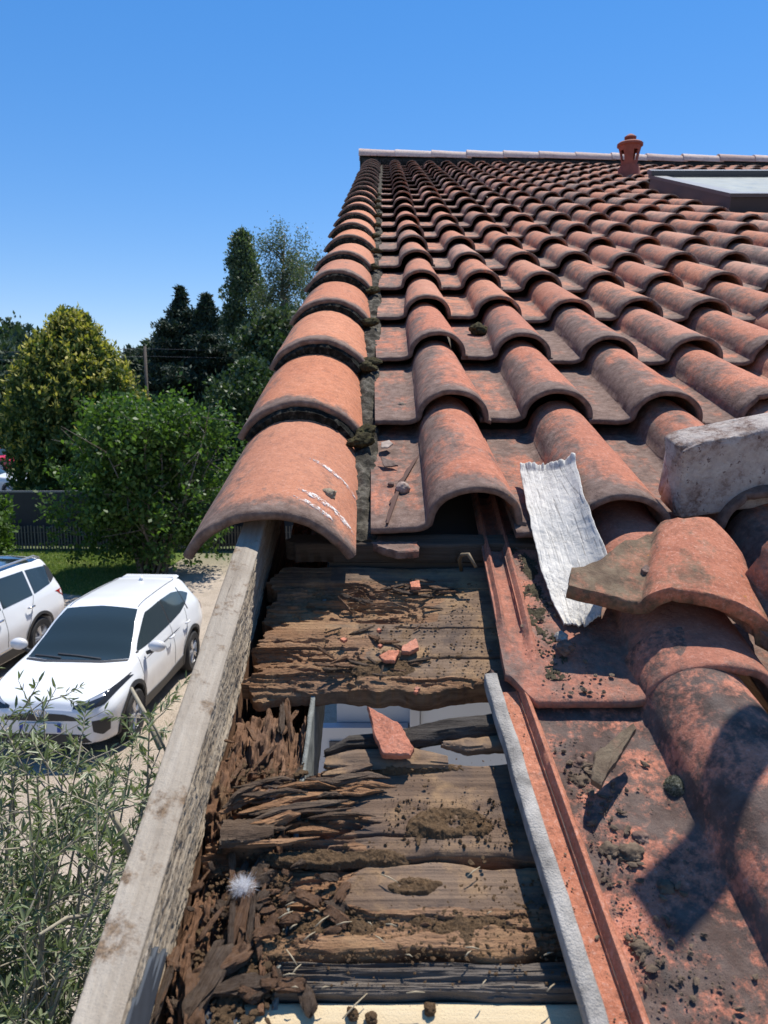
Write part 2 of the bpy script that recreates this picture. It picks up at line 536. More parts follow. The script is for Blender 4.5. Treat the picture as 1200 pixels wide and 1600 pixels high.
# golden conifer behind the fence
G_in = leaf_mat('golden_conifer_inner_sprays', [(0.045, 0.075, 0.02), (0.07, 0.11, 0.025), (0.11, 0.15, 0.035)], 0.7, 0.2)
G_tip = leaf_mat('golden_conifer_tip_sprays', [(0.20, 0.21, 0.04), (0.38, 0.34, 0.07), (0.52, 0.44, 0.13)], 0.7, 0.25)
GX, GY = at_y(122, 700, 29.0)[0], 29.0
def gshape(z): return np.where(z < 0.35, 0.80 + 0.55 * z, np.clip(1.0 - ((z - 0.35) / 0.65) ** 1.7, 0, 1) ** 0.85)
def gold_crown():
    rg = np.random.default_rng(21)
    parts = []
    n = 1500
    z = rg.uniform(0.0, 1, n) ** 0.9; a = rg.uniform(0, 2 * pi, n)
    pr = gshape(z) * (1 + 0.13 * vnoise(np.cos(a) * 2.5, np.sin(a) * 2.5, z * 7))
    rr = np.sqrt(rg.uniform(0.62, 1.0, n))
    H = 7.45
    C = np.stack([np.cos(a) * 2.62 * pr * rr, np.sin(a) * 2.5 * pr * rr, 0.25 + z * (H - 0.45)], -1)
    # plumes: upright sprays, gold only at their ends
    per = 22
    t = rg.uniform(0, 1, (n, per)); L = rg.uniform(0.35, 0.62, n)[:, None]
    wob = rg.normal(0, 1, (n, per, 3)) * 0.10 * (1.15 - t[..., None] * .7)
    outd = np.stack([np.cos(a) * .45, np.sin(a) * .45, np.full(n, .85)], -1)[:, None, :]
    P = C[:, None, :] + outd * (t * L)[..., None] + wob
    gold = (t > 0.70) & (rg.uniform(0, 1, (n, 1)) < np.clip(0.30 + 0.9 * z[:, None], 0, .97)) & (rr[:, None] > 0.84)
    for m, sel in ((0, ~gold), (1, gold)):
        Q = P[sel]
        V, F = leaves(Q, 0.17, 31 + m, 1.0, None, 0.5)
        parts.append((V, F, m))
    k = 3500
    q = rg.normal(0, 1, (k, 3)); q /= np.linalg.norm(q, axis=1)[:, None]
    zz = rg.uniform(0.02, .93, k)
    aa = rg.uniform(0, 2 * pi, k)
    r2 = gshape(zz) * 2.1 * np.sqrt(rg.uniform(0.3, 1, k))
    V, F = leaves(np.stack([np.cos(aa) * r2, np.sin(aa) * r2, 0.2 + zz * 7.0], -1), 0.42, 77, 0.5, None, 0.8)
    parts.append((V, F, 0))
    V, F, M = join(parts)
    return mesh('crown', V, F, [G_in, G_tip], M)
tree('golden_conifer', GX, GY, 'broad domed conifer with golden yellow tips behind the dark fence', 'tree', trunk_mesh(6.2, 0.22, 2, 6, 1.0), gold_crown())

# green leafy shrub in front of the fence, many stems
Sh = leaf_mat('shrub_leaves', [(0.035, 0.07, 0.016), (0.06, 0.115, 0.026), (0.10, 0.17, 0.038), (0.045, 0.09, 0.02)], 0.5, 0.35, 0.3)
SB = at_z(252, 902)
def shrub():
    rr = random.Random(5)
    segs = []; tips = []
    for i in range(26):
        a = rr.uniform(0, 2 * pi); sp = rr.uniform(0.3, 1.0)
        R = 2.1 * sp; h = 1.6 + 2.6 * (1 - 0.45 * sp * sp) * rr.uniform(.8, 1.1)
        p0 = np.array([rr.uniform(-.35, .35), rr.uniform(-.3, .3), 0])
        p1 = p0 + np.array([cos(a) * R * .4, sin(a) * R * .35, h * .45])
        p2 = p0 + np.array([cos(a) * R, sin(a) * R * .8, h])
        segs.append(([p0, p1, p2], [.045, .03, .008]))
        for t in np.linspace(.35, 1, 7):
            q = (1 - t) ** 2 * p0 + 2 * t * (1 - t) * p1 + t * t * p2
            for _ in range(2):
                d = np.array([rr.gauss(0, .5), rr.gauss(0, .45), rr.gauss(.15, .4)])
                segs.append(([q, q + d * .6, q + d], [.014, .009, .004])); tips.append(q + d); tips.append(q + d * .5)
    return segs, np.array(tips)
segs, tips = shrub()
e = obj('leafy_shrub', None, loc=(SB[0] - 0.35, SB[1] + .6, 0), label='large green leafy shrub with bare arching stems in front of the stake fence', cat='shrub')
obj('stems', limbs(segs, 5).mesh('stems', [bark_pale]), e)
rg = np.random.default_rng(8)
n_t = len(tips)
C = np.concatenate([tips, np.stack([rg.normal(-.1, 1.15, 900), rg.normal(0, .95, 900), rg.uniform(.3, 4.3, 900)], -1)])
nz = vnoise(C[:, 0] * 1.1 + 4, C[:, 1] * 1.1, C[:, 2] * 1.1)
ok = (((C[:, 0] / 2.35) ** 2 + (C[:, 1] / 2.0) ** 2 + ((C[:, 2] - 2.35) / 2.45) ** 2) < 1 + .75 * nz) & (vnoise(C[:, 0] * 1.7, C[:, 1] * 1.7 + 9, C[:, 2] * 1.7) > -.22)
C = C[ok]
B_ = np.repeat(C, 34, 0) + rg.normal(0, .15, (len(C) * 34, 3))
B_ = B_[B_[:, 2] > 0.25]
V, F = leaves(B_, 0.125, 9, .1, None, .62, droop=.25)
obj('foliage', mesh('foliage', V, F, [Sh]), e)

# conifers, poplar, tall loose tree, dark evergreen
Cd = leaf_mat('cedar_needles', [(0.012, 0.026, 0.016), (0.022, 0.042, 0.024), (0.035, 0.06, 0.035)], 0.7, 0.08)
def cedar(h, rmax, seed, layers=30):
    rg = np.random.default_rng(seed); rr = random.Random(seed)
    segs = [([(0, 0, 0), (0, 0, h * .5), (0, 0, h)], [.28, .18, .02])]
    pts = []
    for i in range(layers):
        t = i / (layers - 1)
        z = h * (0.10 + 0.88 * t)
        R = min(rmax * (1 - t), 3.1) * rr.uniform(.55, 1.2) + .10
        for j in range(rr.randint(7, 9)):
            a = rr.uniform(0, 2 * pi); r_ = R * rr.uniform(.45, 1.15)
            e_ = np.array([cos(a) * r_, sin(a) * r_, z + r_ * rr.uniform(.0, .30)])
            segs.append(([(0, 0, z), e_ * np.array([.5, .5, 0]) + np.array([0, 0, z + r_ * .06]), e_], [.05, .03, .01]))
            m = int(150 * r_ + 40)
            s = rg.uniform(.1, 1, m) ** .8
            q = np.stack([cos(a) * r_ * s, sin(a) * r_ * s, z + (e_[2] - z) * s], -1)
            side = rg.normal(0, 1, m) * (.10 + .16 * r_ * (1 - abs(s - .5)))
            q += np.stack([-sin(a) * side, cos(a) * side, -np.abs(rg.normal(0, .10, m)) + .04], -1)
            pts.append(q)
    V, F = leaves(np.concatenate(pts), .24, seed + 1, 0.1, None, .35)
    return limbs(segs, 5).mesh('trunk', [bark]), mesh('crown', V, F, [Cd])
for px, top, Y, r, sd, lab in ((287, 446, 44, 6.4, 41, 'dark green spiky conifer, left of the two pointed ones, beside the utility pole'),
                               (327, 458, 43, 6.0, 42, 'dark green pointed conifer touching the tall poplar')):
    h = at_y(px, top, Y)[2]
    tm, cm = cedar(h, r, sd)
    tree('conifer', at_y(px, 600, Y)[0], Y, lab, 'tree', tm, cm)
Pp = leaf_mat('poplar_leaves', [(0.05, 0.08, 0.04), (0.08, 0.115, 0.06), (0.13, 0.165, 0.095)], 0.5, 0.25)
Eu = leaf_mat('eucalyptus_leaves', [(0.06, 0.085, 0.05), (0.09, 0.115, 0.07), (0.12, 0.14, 0.085)], 0.55, 0.25)
Mg = leaf_mat('evergreen_leaves', [(0.018, 0.04, 0.014), (0.03, 0.06, 0.02), (0.05, 0.085, 0.03), (0.075, 0.11, 0.045)], 0.5, 0.15, 0.3)
Ds = leaf_mat('distant_leaves', [(0.035, 0.06, 0.035), (0.05, 0.078, 0.045), (0.07, 0.10, 0.055)], 0.7, 0.15)
def pshape(z): return np.clip(np.sin(np.clip(z, 0, 1) ** .62 * pi), 0, 1) ** .7
Y = 58; x = at_y(384, 600, Y)[0]; h = at_y(384, 368, Y)[2]
tree('poplar', x, Y, 'tall narrow poplar column rising above the conifers', 'tree', trunk_mesh(h * .95, .3, 4, 9, .9),
     blob_crown(2.2, 2.0, 1.5, h, 460, 80, .22, 51, [Pp], pshape, .55, up=.7, hollow=.2))
Y = 50; x = at_y(447, 600, Y)[0]; h = at_y(447, 364, Y)[2]
def loose(h, seed, r, n=34, per=210, spread=.8):
    rr = random.Random(seed); rg = np.random.default_rng(seed)
    segs = [([(0, 0, 0), (.2, 0, h * .4), (-.15, 0, h * .75), (.1, 0, h)], [.3, .22, .12, .03])]
    P = []
    for i in range(n):
        t = .35 + .65 * i / n; z = h * t * .92; a = rr.uniform(0, 2 * pi)
        L = r * (1.15 - .6 * abs(t - .6)) * rr.uniform(.5, 1.1)
        e_ = np.array([cos(a) * L, sin(a) * L, z + L * rr.uniform(.3, .9)])
        segs.append(([(0, 0, z), (e_[0] * .5, e_[1] * .5, z + L * .4), e_], [.07, .04, .015]))
        for _ in range(3):
            c = e_ * np.array([rr.uniform(.5, 1.1)] * 2 + [1]) + np.array([rr.gauss(0, .3), rr.gauss(0, .3), rr.gauss(-.1, .4)])
            P.append(c + rg.normal(0, 1, (per, 3)) * np.array([.42, .42, .5]) * spread)
    V, F = leaves(np.concatenate(P), .17, seed + 3, 0, None, .35, droop=.7)
    return limbs(segs, 6).mesh('trunk', [bark_pale]), mesh('crown', V, F, [Eu])
tm, cm = loose(h, 61, 1.7)
tree('loose_tree', x, Y, 'tall thin tree with loose airy foliage right of the poplar', 'tree', tm, cm)
Y = 46; x = at_y(520, 600, Y)[0]; h = at_y(500, 385, Y)[2]
tm, cm = loose(h, 67, 2.1, 34, 220)
tree('loose_tree', x, Y, 'loose leafy tree half hidden behind the verge tiles', 'tree', tm, cm)
Y = 34; x = at_y(440, 600, Y)[0]; h = at_y(440, 490, Y)[2]
tree('evergreen_tree', x, Y, 'olive green bushy tree below the tall loose trees at the verge', 'tree', trunk_mesh(h * .8, .2, 8, 7, 1.2, bark),
     blob_crown(2.0, 1.9, .6, h, 330, 60, .2, 62, [Mg, Eu], None, .5))
Y = 26; x = at_y(392, 700, Y)[0]; h = at_y(392, 585, Y)[2]
tree('evergreen_tree', x, Y, 'glossy dark evergreen tree between the leafy shrub and the verge tiles', 'tree', trunk_mesh(h * .8, .16, 9, 8, 1.0, bark),
     blob_crown(1.75, 1.7, .5, h + .2, 300, 60, .16, 63, [Mg], None, .42, hollow=.3))
# distant trees beyond the road
for i, (px, top, Y, r, lab) in enumerate(((6, 512, 84, 5.5, 'tallest rounded far tree at the left edge, beyond the road'), (38, 538, 76, 4.2, 'middle far dark tree left of the golden conifer'),
                                          (-60, 530, 90, 6, 'far tree outside the left edge'), (60, 545, 88, 4.5, 'low far tree just touching the golden conifer'),
                                          (250, 540, 70, 3.2, 'distant pale green tree right of the utility pole'), (14, 575, 66, 3.4, 'nearest far dark tree over the clipped hedges'))):
    h = at_y(px, top, Y)[2]
    tree('distant_tree', at_y(px, 600, Y)[0], Y, lab, 'tree', trunk_mesh(h * .8, .3, 80 + i, 6, 1.5),
         blob_crown(r, r, .4, h, 240, 40, .55, 90 + i, [Ds], None, r * .26))
for i, (x, Y, h, r, lab) in enumerate(((-31, 62, 8, 5, 'rounded tree far left beyond the hedges'), (-2, 48, 9, 4, 'rounded tree hidden behind the roof near the verge'), (-21.5, 58, 5.0, 4.2, 'broad low tree behind the golden conifer'))):
    tree('distant_tree', x, Y, lab, 'tree', trunk_mesh(h * .8, .3, 180 + i, 6, 1.5), blob_crown(r, r, .4, h, 240, 40, .5, 190 + i, [Ds], None, r * .26))
# clipped hedges
Hd = leaf_mat('hedge_leaves', [(0.04, 0.07, 0.018), (0.07, 0.11, 0.03), (0.10, 0.14, 0.045)], 0.6, 0.2)
def hedge(px0, px1, ytop, ybot, Y, lab, seed, dy=1.2):
    a = at_y(px0, ytop, Y); b = at_y(px1, ytop, Y); zb = max(0.0, at_y(px0, ybot, Y)[2])
    L = b[0] - a[0]; h = a[2] - zb
    rg = np.random.default_rng(seed); n = int(4200 * (L * h + L * dy) / 6)
    f = rg.integers(0, 3, n)
    x = rg.uniform(0, L, n); y = rg.uniform(0, dy, n); z = rg.uniform(0, h, n)
    y = np.where(f == 0, rg.uniform(0, .12, n), y); z = np.where(f == 1, h - rg.uniform(0, .12, n), z); x = np.where(f == 2, L - rg.uniform(0, .12, n), x)
    V, F = leaves(np.stack([x, y, z], -1), .15, seed + 1, .2)
    g = Geo(); g.box((L / 2, dy / 2, h / 2), (L - .1, dy - .1, h - .06))
    V2 = np.concatenate(g.v); F2 = np.array(g.f)
    V3, F3, M3 = join([(V, F, 0), (V2, F2, 0)])
    obj('clipped_hedge', mesh('hedge', V3, F3, [Hd], M3), loc=(a[0], Y, zb), label=lab, cat='hedge', group='clipped hedges beyond the road')
hedge(-120, 34, 607, 628, 60, 'upper clipped hedge at the left edge, highest of the three steps', 71)
hedge(-120, 26, 629, 646, 57, 'middle clipped hedge step at the left edge under the highest one', 72)
hedge(-140, 30, 646, 676, 54, 'lowest and lightest clipped hedge behind the red car', 73)
# small bush at the left edge
BX = at_z(-12, 905)
tree('round_bush', BX[0] - .15, BX[1] - .3, 'bright green bush cut by the left edge, above the white estate car', 'bush', None,
     blob_crown(.85, .8, .1, 2.25, 120, 50, .12, 95, [Sh], None, .26))

# ------------------------------------------------------------------ utility pole with wires
PY = 40.0; pb = at_y(229, 600, PY); ptop = at_y(229, 541, PY)[2]
e = obj('utility_pole', None, loc=(pb[0], PY, 0), label='brown utility pole with thin wires beside the golden conifer', cat='pole')
g = Geo(); g.tube([(0, 0, 0), (0, 0, ptop)], [.10, .07], 10)
obj('post', g.mesh('post', [plain('pole_wood', (0.10, 0.08, 0.065), .9, var=.3)]), e)
wm = plain('wire', (0.08, 0.08, 0.09), .6)
for dz, dx in ((-.12, 0.0), (-.5, .06)):
    g = Geo(); P = []
    for i in range(15):
        t = i / 14; P.append((dx + 34 * t, 10 * t, ptop + dz + 3.0 * t - 4 * t * (1 - t) * .9))
    g.tube(P, .009, 4)
    P = [(dx - 30 * i / 14, -3 * i / 14, ptop + dz - 1.2 * (i / 14) * (1 - i / 14)) for i in range(15)]
    g.tube(P, .009, 4)
    obj('wire', g.mesh('wire', [wm]), e)

# ------------------------------------------------------------------ fences
fdark = plain('dark_screen', (0.012, 0.015, 0.022), .6, var=.3)
FY = 22.3
x0, x1 = -19.0, 3.0
e = obj('screen_fence', None, loc=(0, FY + .35, 0), label='dark opaque screen fence behind the stake fence', cat='fence')
g = Geo()
n = 9
for i in range(n):
    a = x0 + (x1 - x0) * i / n; b = x0 + (x1 - x0) * (i + 1) / n
    g.box(((a + b) / 2, 0, .86 + .03 * (i % 2)), (b - a - .02, .04, 1.62))
obj('screen_panel', g.mesh('panel', [fdark], False), e)
for i in range(n + 1):
    g = Geo(); g.box((0, 0, .9), (.07, .07, 1.8)); obj('post', g.mesh('post', [fdark], False), e, loc=(x0 + (x1 - x0) * i / n, .05, 0))
g = Geo(); g.box(((x0 + x1) / 2, 0, 1.72), (x1 - x0, .07, .05)); obj('top_rail', g.mesh('rail', [plain('rail_metal', (0.16, 0.17, 0.18), .4)], False), e)
stake = plain('grey_stake', (0.16, 0.14, 0.12), .9, var=.45, scale=14)
e = obj('stake_fence', None, loc=(0, FY, 0), label='low fence of thin grey upright stakes along the lawn', cat='fence')
rr = random.Random(3); g = Geo(); xs = x0
while xs < x1:
    h = .74 + rr.uniform(-.03, .03)
    g.box((xs, rr.uniform(-.01, .01), h / 2), (.042, .022, h), rr.uniform(-.15, .15)); xs += .088 + rr.uniform(-.012, .012)
obj('stakes', g.mesh('stakes', [stake], False), e)
for z in (.2, .55):
    g = Geo(); g.box(((x0 + x1) / 2, .025, z), (x1 - x0, .012, .02)); obj('rail', g.mesh('rail', [stake], False), e)
for i in range(11):
    g = Geo(); g.box((0, 0, .42), (.08, .08, .84)); obj('post', g.mesh('post', [plain('fence_post', (0.03, 0.027, 0.025), .9)] if i == 0 else bpy.data.objects['post.post'].data if False else [bpy.data.materials['fence_post']], False), e, loc=(x0 + 2 * i, .06, 0))
# ------------------------------------------------------------------ clay materials
clay_mat = terracotta('weathered_clay', (0.42, 0.135, 0.062), (0.50, 0.20, 0.108), 0.42, lichen=0.07, flank=.09, pale=.6, pan=.12)
clay_near = terracotta('sooty_clay', (0.41, 0.125, 0.060), (0.49, 0.175, 0.095), 0.48, lichen=0.1, flank=.12, pale=.45, pan=.06)
verge_mat = terracotta('orange_clay', (0.50, 0.160, 0.065), (0.55, 0.21, 0.10), 0.34, pan=0.0, lichen=0.0, flank=.17, pale=.3, side=(-.02, -.115))
ridge_mat = terracotta('pale_clay', (0.60, 0.45, 0.37), (0.68, 0.56, 0.48), 0.28, grey=(0.09, 0.085, 0.08))
raw_clay = terracotta('fresh_clay', (0.50, 0.155, 0.075), (0.58, 0.22, 0.13), 0.0, pan=0.0)
rim_clay = terracotta('clean_clay', (0.47, 0.145, 0.085), (0.53, 0.19, 0.125), 0.06, pan=0.0)
mossM = Mat('black_moss', 0.95, 0.1)
_c = mossM.coord(); _n = mossM.noise(_c, 55, 7, 0.75)
moss_mat = mossM.done(mossM.ramp(_n, [(0.35, (0.008, 0.008, 0.007)), (0.5, (0.022, 0.022, 0.018)), (0.62, (0.07, 0.066, 0.055)), (0.74, (0.20, 0.19, 0.16))]), mossM.bump(mossM.noise(_c, 160, 6, 0.75), 0.006))
mos2 = Mat('brown_green_moss', 0.95, 0.1)
_c = mos2.coord(); _n = mos2.noise(_c, 90, 7, 0.75)
moss_green = mos2.done(mos2.ramp(_n, [(0.3, (0.015, 0.013, 0.008)), (0.5, (0.06, 0.05, 0.025)), (0.65, (0.13, 0.11, 0.045)), (0.8, (0.30, 0.26, 0.17))]), mos2.bump(mos2.noise(_c, 300, 5, 0.75), 0.004))
morM = Mat('grey_mortar', 0.95, 0.15)
_c = morM.coord(); _n = morM.noise(_c, 30, 8, 0.75)
mortar_mat = morM.done(morM.ramp(_n, [(0.36, (0.018, 0.016, 0.012)), (0.48, (0.055, 0.048, 0.036)), (0.58, (0.13, 0.115, 0.09)), (0.72, (0.28, 0.25, 0.20))]), morM.bump(morM.noise(_c, 120, 6, 0.7), 0.006))

# ------------------------------------------------------------------ one-piece roll-and-pan roof tile
RW = 0.21            # column spacing
RP = 0.44            # row spacing
ROLL0 = 0.130        # first roll, across
D0 = 0.967           # lip of the lowest whole row
PANN = 0.050         # top of a pan at its lip over the boards
COVER = 0.50         # tile length

def profile(u, k=1.0):
    """height of the tile's face across its width; u from the roll's axis, k shrinks the roll towards the head"""
    R = 0.0700 * k; H = 0.060 * (0.5 + 0.5 * k)
    w = np.zeros_like(u)
    a = np.abs(u) < R
    w = np.where(a, H * np.sqrt(np.clip(1 - (u / R) ** 2, 0, 1)) ** 0.92, 0)
    # the left foot flows into the pan
    f = np.clip((u + R + .020) / .030, 0, 1)
    w = np.maximum(w, 0.012 * f * f * (u < 0))
    w = np.where(u < -R + 0.012, w, w)
    return w

def tile_mesh(name, seed, mat, u0=-0.150, length=COVER, ribs=False, nu=44, nd=16, th=0.0105, chip=0.0, rough=0.0008, lip=None, head=None, u1=0.075, rollh=1.0):
    R = 0.0700
    # sample evenly along the outline: dense on the roll
    ph = np.linspace(pi, 0.0, 26)
    roll = R * np.cos(ph)
    pan = np.linspace(u0, -R - .002, max(6, nu - 26))
    if ribs: pan = np.linspace(u0, -R - .002, 44)
    u = np.concatenate([pan, roll])
    u = np.concatenate([u, [u1]]) if u1 > R else u[u <= u1]
    s = np.linspace(0, 1, nd)
    U, S = np.meshgrid(u, s)
    k = 1 - 0.11 * S
    W = profile(U / k * 1.0, 1.0) * (0.9 + 0.1 * k) * rollh
    if ribs:
        r1 = np.exp(-((U - (u0 + .007)) / .0042) ** 4) * .013
        r2 = np.exp(-((U - (u0 + .036)) / .0045) ** 4) * .012
        fade = sstep(0.05, 0.16, S * length)
        W = W + (r1 + r2) * fade - 0.004 * np.exp(-((U - (u0 + .021)) / .01) ** 4) * fade
    X = U * np.where(U > -R - .02, k, 1)
    Dd = S * length
    l = fbm(U * 30 + seed, seed * 3.1, o=3) * 0.0022
    if chip:
        l = l + np.clip(fbm(U * 45 + seed * 2, seed, o=3) - .35, 0, 1) * chip
    if lip is not None: l = l + lip(U)
    Dd = Dd + l * (1 - S)
    if head is not None: Dd = Dd + head(U) * S
    W = W + 0.0035 * np.exp(-((S * length - .012) / .012) ** 2) * 0  + rough * fbm(U * 60 + seed, Dd * 60, seed, o=3)
    W = W + 0.0016 * fbm(U * 6 + seed, Dd * 5, seed, o=2) + (np.zeros_like(W))
    top = np.stack([X, Dd, W], -1)
    # square-on normals of the section
    gx = np.gradient(X, axis=1); gw = np.gradient(W, axis=1)
    n = np.stack([-gw, np.zeros_like(gx), gx], -1); n /= np.linalg.norm(n, axis=2)[..., None] + 1e-9
    bot = top - n * th
    # a rounded lip: pull the first row in and down
    e = 0.0022
    t0 = top[0] - n[0] * e; t0[:, 1] -= 0.0
    top2 = np.concatenate([t0[None], top[0][None] + np.array([0, e, 0]), top[1:]])
    bot2 = np.concatenate([(bot[0] + n[0] * e)[None], bot[0][None] + np.array([0, e, 0]), bot[1:]])
    V, F = slab(top2, bot2)
    return mesh(name, V, F, mat, smooth=True, sharp=50)

ORD = ['lowest', 'second', 'third', 'fourth', 'fifth', 'sixth', 'seventh', 'eighth', 'ninth', 'tenth', 'eleventh', 'twelfth', 'thirteenth', 'fourteenth',
       'fifteenth', 'sixteenth', 'seventeenth', 'eighteenth', 'nineteenth', 'twentieth', 'twenty-first', 'twenty-second', 'twenty-third', 'twenty-fourth', 'twenty-fifth', 'twenty-sixth']
def col_word(c): return ['first', 'second'][c] if c < 2 else ORD[c]

variants = [tile_mesh('roof_tile', 11 + i, clay_mat, chip=(0, .03, .07, 0, .10)[i], nd=12, nu=38) for i in range(5)]
near_var = [tile_mesh('roof_tile', 31 + i, clay_near, chip=(0.03, .05, .09, .02)[i], nu=48, nd=30) for i in range(4)]
NROW = 22
rt = random.Random(5)
SKY_X0, SKY_X1, SKY_D0, SKY_D1 = 2.14, 3.36, 5.10, 6.72
VENT = (2.44, 8.35)
LIFT = 0.022
def sag(X, D): return -0.016 * X * min(D / 10.5, 1.1) + 0.006 * sin(X * 2.1 + D) * 1.0
spare = []
count = 0
for r in range(NROW):
    for c in range(26):
        X = ROLL0 + RW * c; D = D0 + RP * r
        X += rt.uniform(-.004, .004); Dj = D + rt.uniform(-.013, .013)
        if X - .15 < SKY_X1 + .05 and X + .08 > SKY_X0 - .02 and D + RP > SKY_D0 - .05 and D < SKY_D1 + .08: continue
        N = PANN + LIFT * 0 + sag(X, D) + rt.uniform(-.002, .0025)
        depth = D * cT * cP + .3
        edge = 600 + FPX * (X - .08) / (D * .95 + .12)
        v = rt.choice(near_var if r < 3 else variants)
        yaw = rt.gauss(0, .016); ty = rt.gauss(0, .014)
        tx = -(LIFT + .0105) / RP
        if edge > 1290:
            spare.append((v, X, Dj, N, yaw, tx, ty)); continue
        lab = f'terracotta roll-and-pan tile, {ORD[r]} row up from the torn eave, {col_word(c)} column from the verge'
        if r == 0: lab = f'terracotta roll-and-pan tile at the torn eave, {ORD[r]} whole row, {col_word(c)} column from the verge'
        o = put('roof_tile', v, X, Dj, N, lab, 'roof tile', 'terracotta roll-and-pan tiles laid in rows on the slope', yaw=yaw, tiltx=tx, tilty=ty)
        count += 1
print('tiles', count, 'spare', len(spare))
# tiles outside the frame, one mass
Vs = []; Fs = []; off = 0
for v, X, D, N, yaw, tx, ty in spare:
    n = len(v.vertices); co = np.empty(n * 3, np.float32); v.vertices.foreach_get('co', co); co = co.reshape(-1, 3)
    Mx = np.array(Matrix.Rotation(yaw, 3, 'Z') @ Matrix.Rotation(tx, 3, 'X') @ Matrix.Rotation(ty, 3, 'Y'))
    co = co @ Mx.T + np.array([X, D, N]); Vs.append(co)
    f = np.array([list(p.vertices) for p in v.polygons]); Fs.append(f + off); off += n
if Vs:
    me = mesh('roof_tiles_beyond', np.concatenate(Vs), np.concatenate(Fs), clay_mat, sharp=50)
    put('roof_tile_field', me, 0, 0, 0, 'terracotta tiles continuing out of the picture on the right', 'roof tiles', kind='stuff')

# ------------------------------------------------------------------ verge tiles: big half round tiles down the edge
VX = -0.155
def verge_mesh(seed, nd=28, first=False, mat=None):
    a = np.radians(np.linspace(-61, 60, 40)); s = np.linspace(0, 1, nd)
    A, S = np.meshgrid(a, s)
    R = 0.135 - 0.012 * S
    R = R * (1 + .012 * fbm(A * 3 + seed, S * 4, seed, o=2))
    L = 0.50
    Dd = S * L + (1 - S) * fbm(A * 5 + seed, seed, o=3) * .006
    th = 0.0145
    def P(Rr): return np.stack([np.sin(A) * Rr, Dd, np.cos(A) * Rr - .135], -1)
    T = P(R); B = P(R - th)
    e = .004
    T2 = np.concatenate([P(R - e)[0][None], T[0][None] + np.array([0, e, 0]), T[1:]])
    B2 = np.concatenate([P(R - th + e)[0][None], B[0][None] + np.array([0, e, 0]), B[1:]])
    V, F = slab(T2, B2)
    return mesh('verge_tile', V, F, mat or verge_mat, sharp=50)

def mortar_arc(seed):
    """dark lumpy mortar stuffed under the lip of the next tile"""
    na, nd = 90, 16
    a = np.radians(np.linspace(-58, 59, na)); s = np.linspace(0, 1, nd)
    A, S = np.meshgrid(a, s)
    n1 = fbm(A * 14 + seed, S * 2, seed, o=4); n2 = fbm(A * 14 + seed, S * 2, seed + 4, o=4)
    Rt = 0.1225 + 0.0015 * n1 - 0.004 * (S < .08)
    Rb = 0.070 + 0 * A
    Dd = -0.011 + 0.06 * S - (1 - S) * (.006 * n2 + .004 * np.clip(fbm(A * 30, seed, o=3), 0, 1) + .008 * sstep(.5, 1.0, A))
    T = np.stack([np.sin(A) * Rt, Dd, np.cos(A) * Rt - .135], -1)
    B = np.stack([np.sin(A) * Rb, Dd + .004, np.cos(A) * Rb - .135], -1)
    V, F = slab(T, B)
    return mesh('mortar_fill', V, F, moss_mat, sharp=60)

vm = [verge_mesh(50 + i) for i in range(4)]
mm = [mortar_arc(70 + i) for i in range(3)]
rv = random.Random(9)
VD0 = 0.90
vpos = []
for r in range(22):
    D = VD0 + RP * r + (rv.uniform(-.012, .012) if r > 1 else 0)
    X = VX + (rv.uniform(-.006, .006) if r else 0)
    N = 0.118 + (rv.uniform(-.003, .003) if r else 0)
    yaw = rv.gauss(0, .012) if r else 0.0
    if D > 10.35: break
    lab = f'half round orange verge tile, {ORD[r]} one up the roof edge' if r else 'lowest half round verge tile with white paint strokes, overhanging the bargeboard'
    o = put('verge_tile', vm[r % 4] if r else verge_mesh(49), X, D, N, lab, 'verge tile', 'half round verge tiles along the roof edge', yaw=yaw, tiltx=-.050)
    if r:
        obj('mortar_fill', mm[r % 3], o)
    else: vt0 = o
# white paint strokes on the lowest one (part of it), along the tile's curve
_P = Mat('white_paint', .8, .2); _c = _P.coord()
_P.done((0.72, 0.68, 0.64))
_cov = _P.ramp(_P.math('ADD', _P.math('MULTIPLY', _P.noise(_P.mapping(_c, (1, 1, 1)), 330, 5, .8), .6), _P.math('MULTIPLY', _P.noise(_c, 60, 3, .6), .4)), [(.47, 0), (.56, .95)])
_tr = _P.N('BsdfTransparent'); _mx = _P.N('MixShader', {0: _cov, 1: _tr.outputs[0], 2: _P.b.outputs[0]})
_P.t.links.new(_mx.outputs[0], _P.t.nodes['Material Output'].inputs[0]); paint = _P.m
def on_verge(px, py):
    """image point to (angle, distance) on the lowest verge tile's face: solved along the ray"""
    r_ = ray(px, py); best = None
    Mi = np.array(vt0.matrix_basis.inverted())
    o_ = Mi[:3, :3] @ CAM + Mi[:3, 3]; d_ = Mi[:3, :3] @ r_
    for t in np.linspace(.5, 1.8, 1400):
        p = o_ + d_ * t
        if p[1] < 0 or p[1] > .5: continue
        R = .135 - .012 * p[1] / .5
        if np.hypot(p[0], p[2] + .135) <= R: return atan2(p[0], p[2] + .135), p[1]
    return 0.6, .1
rs = np.random.default_rng(4)
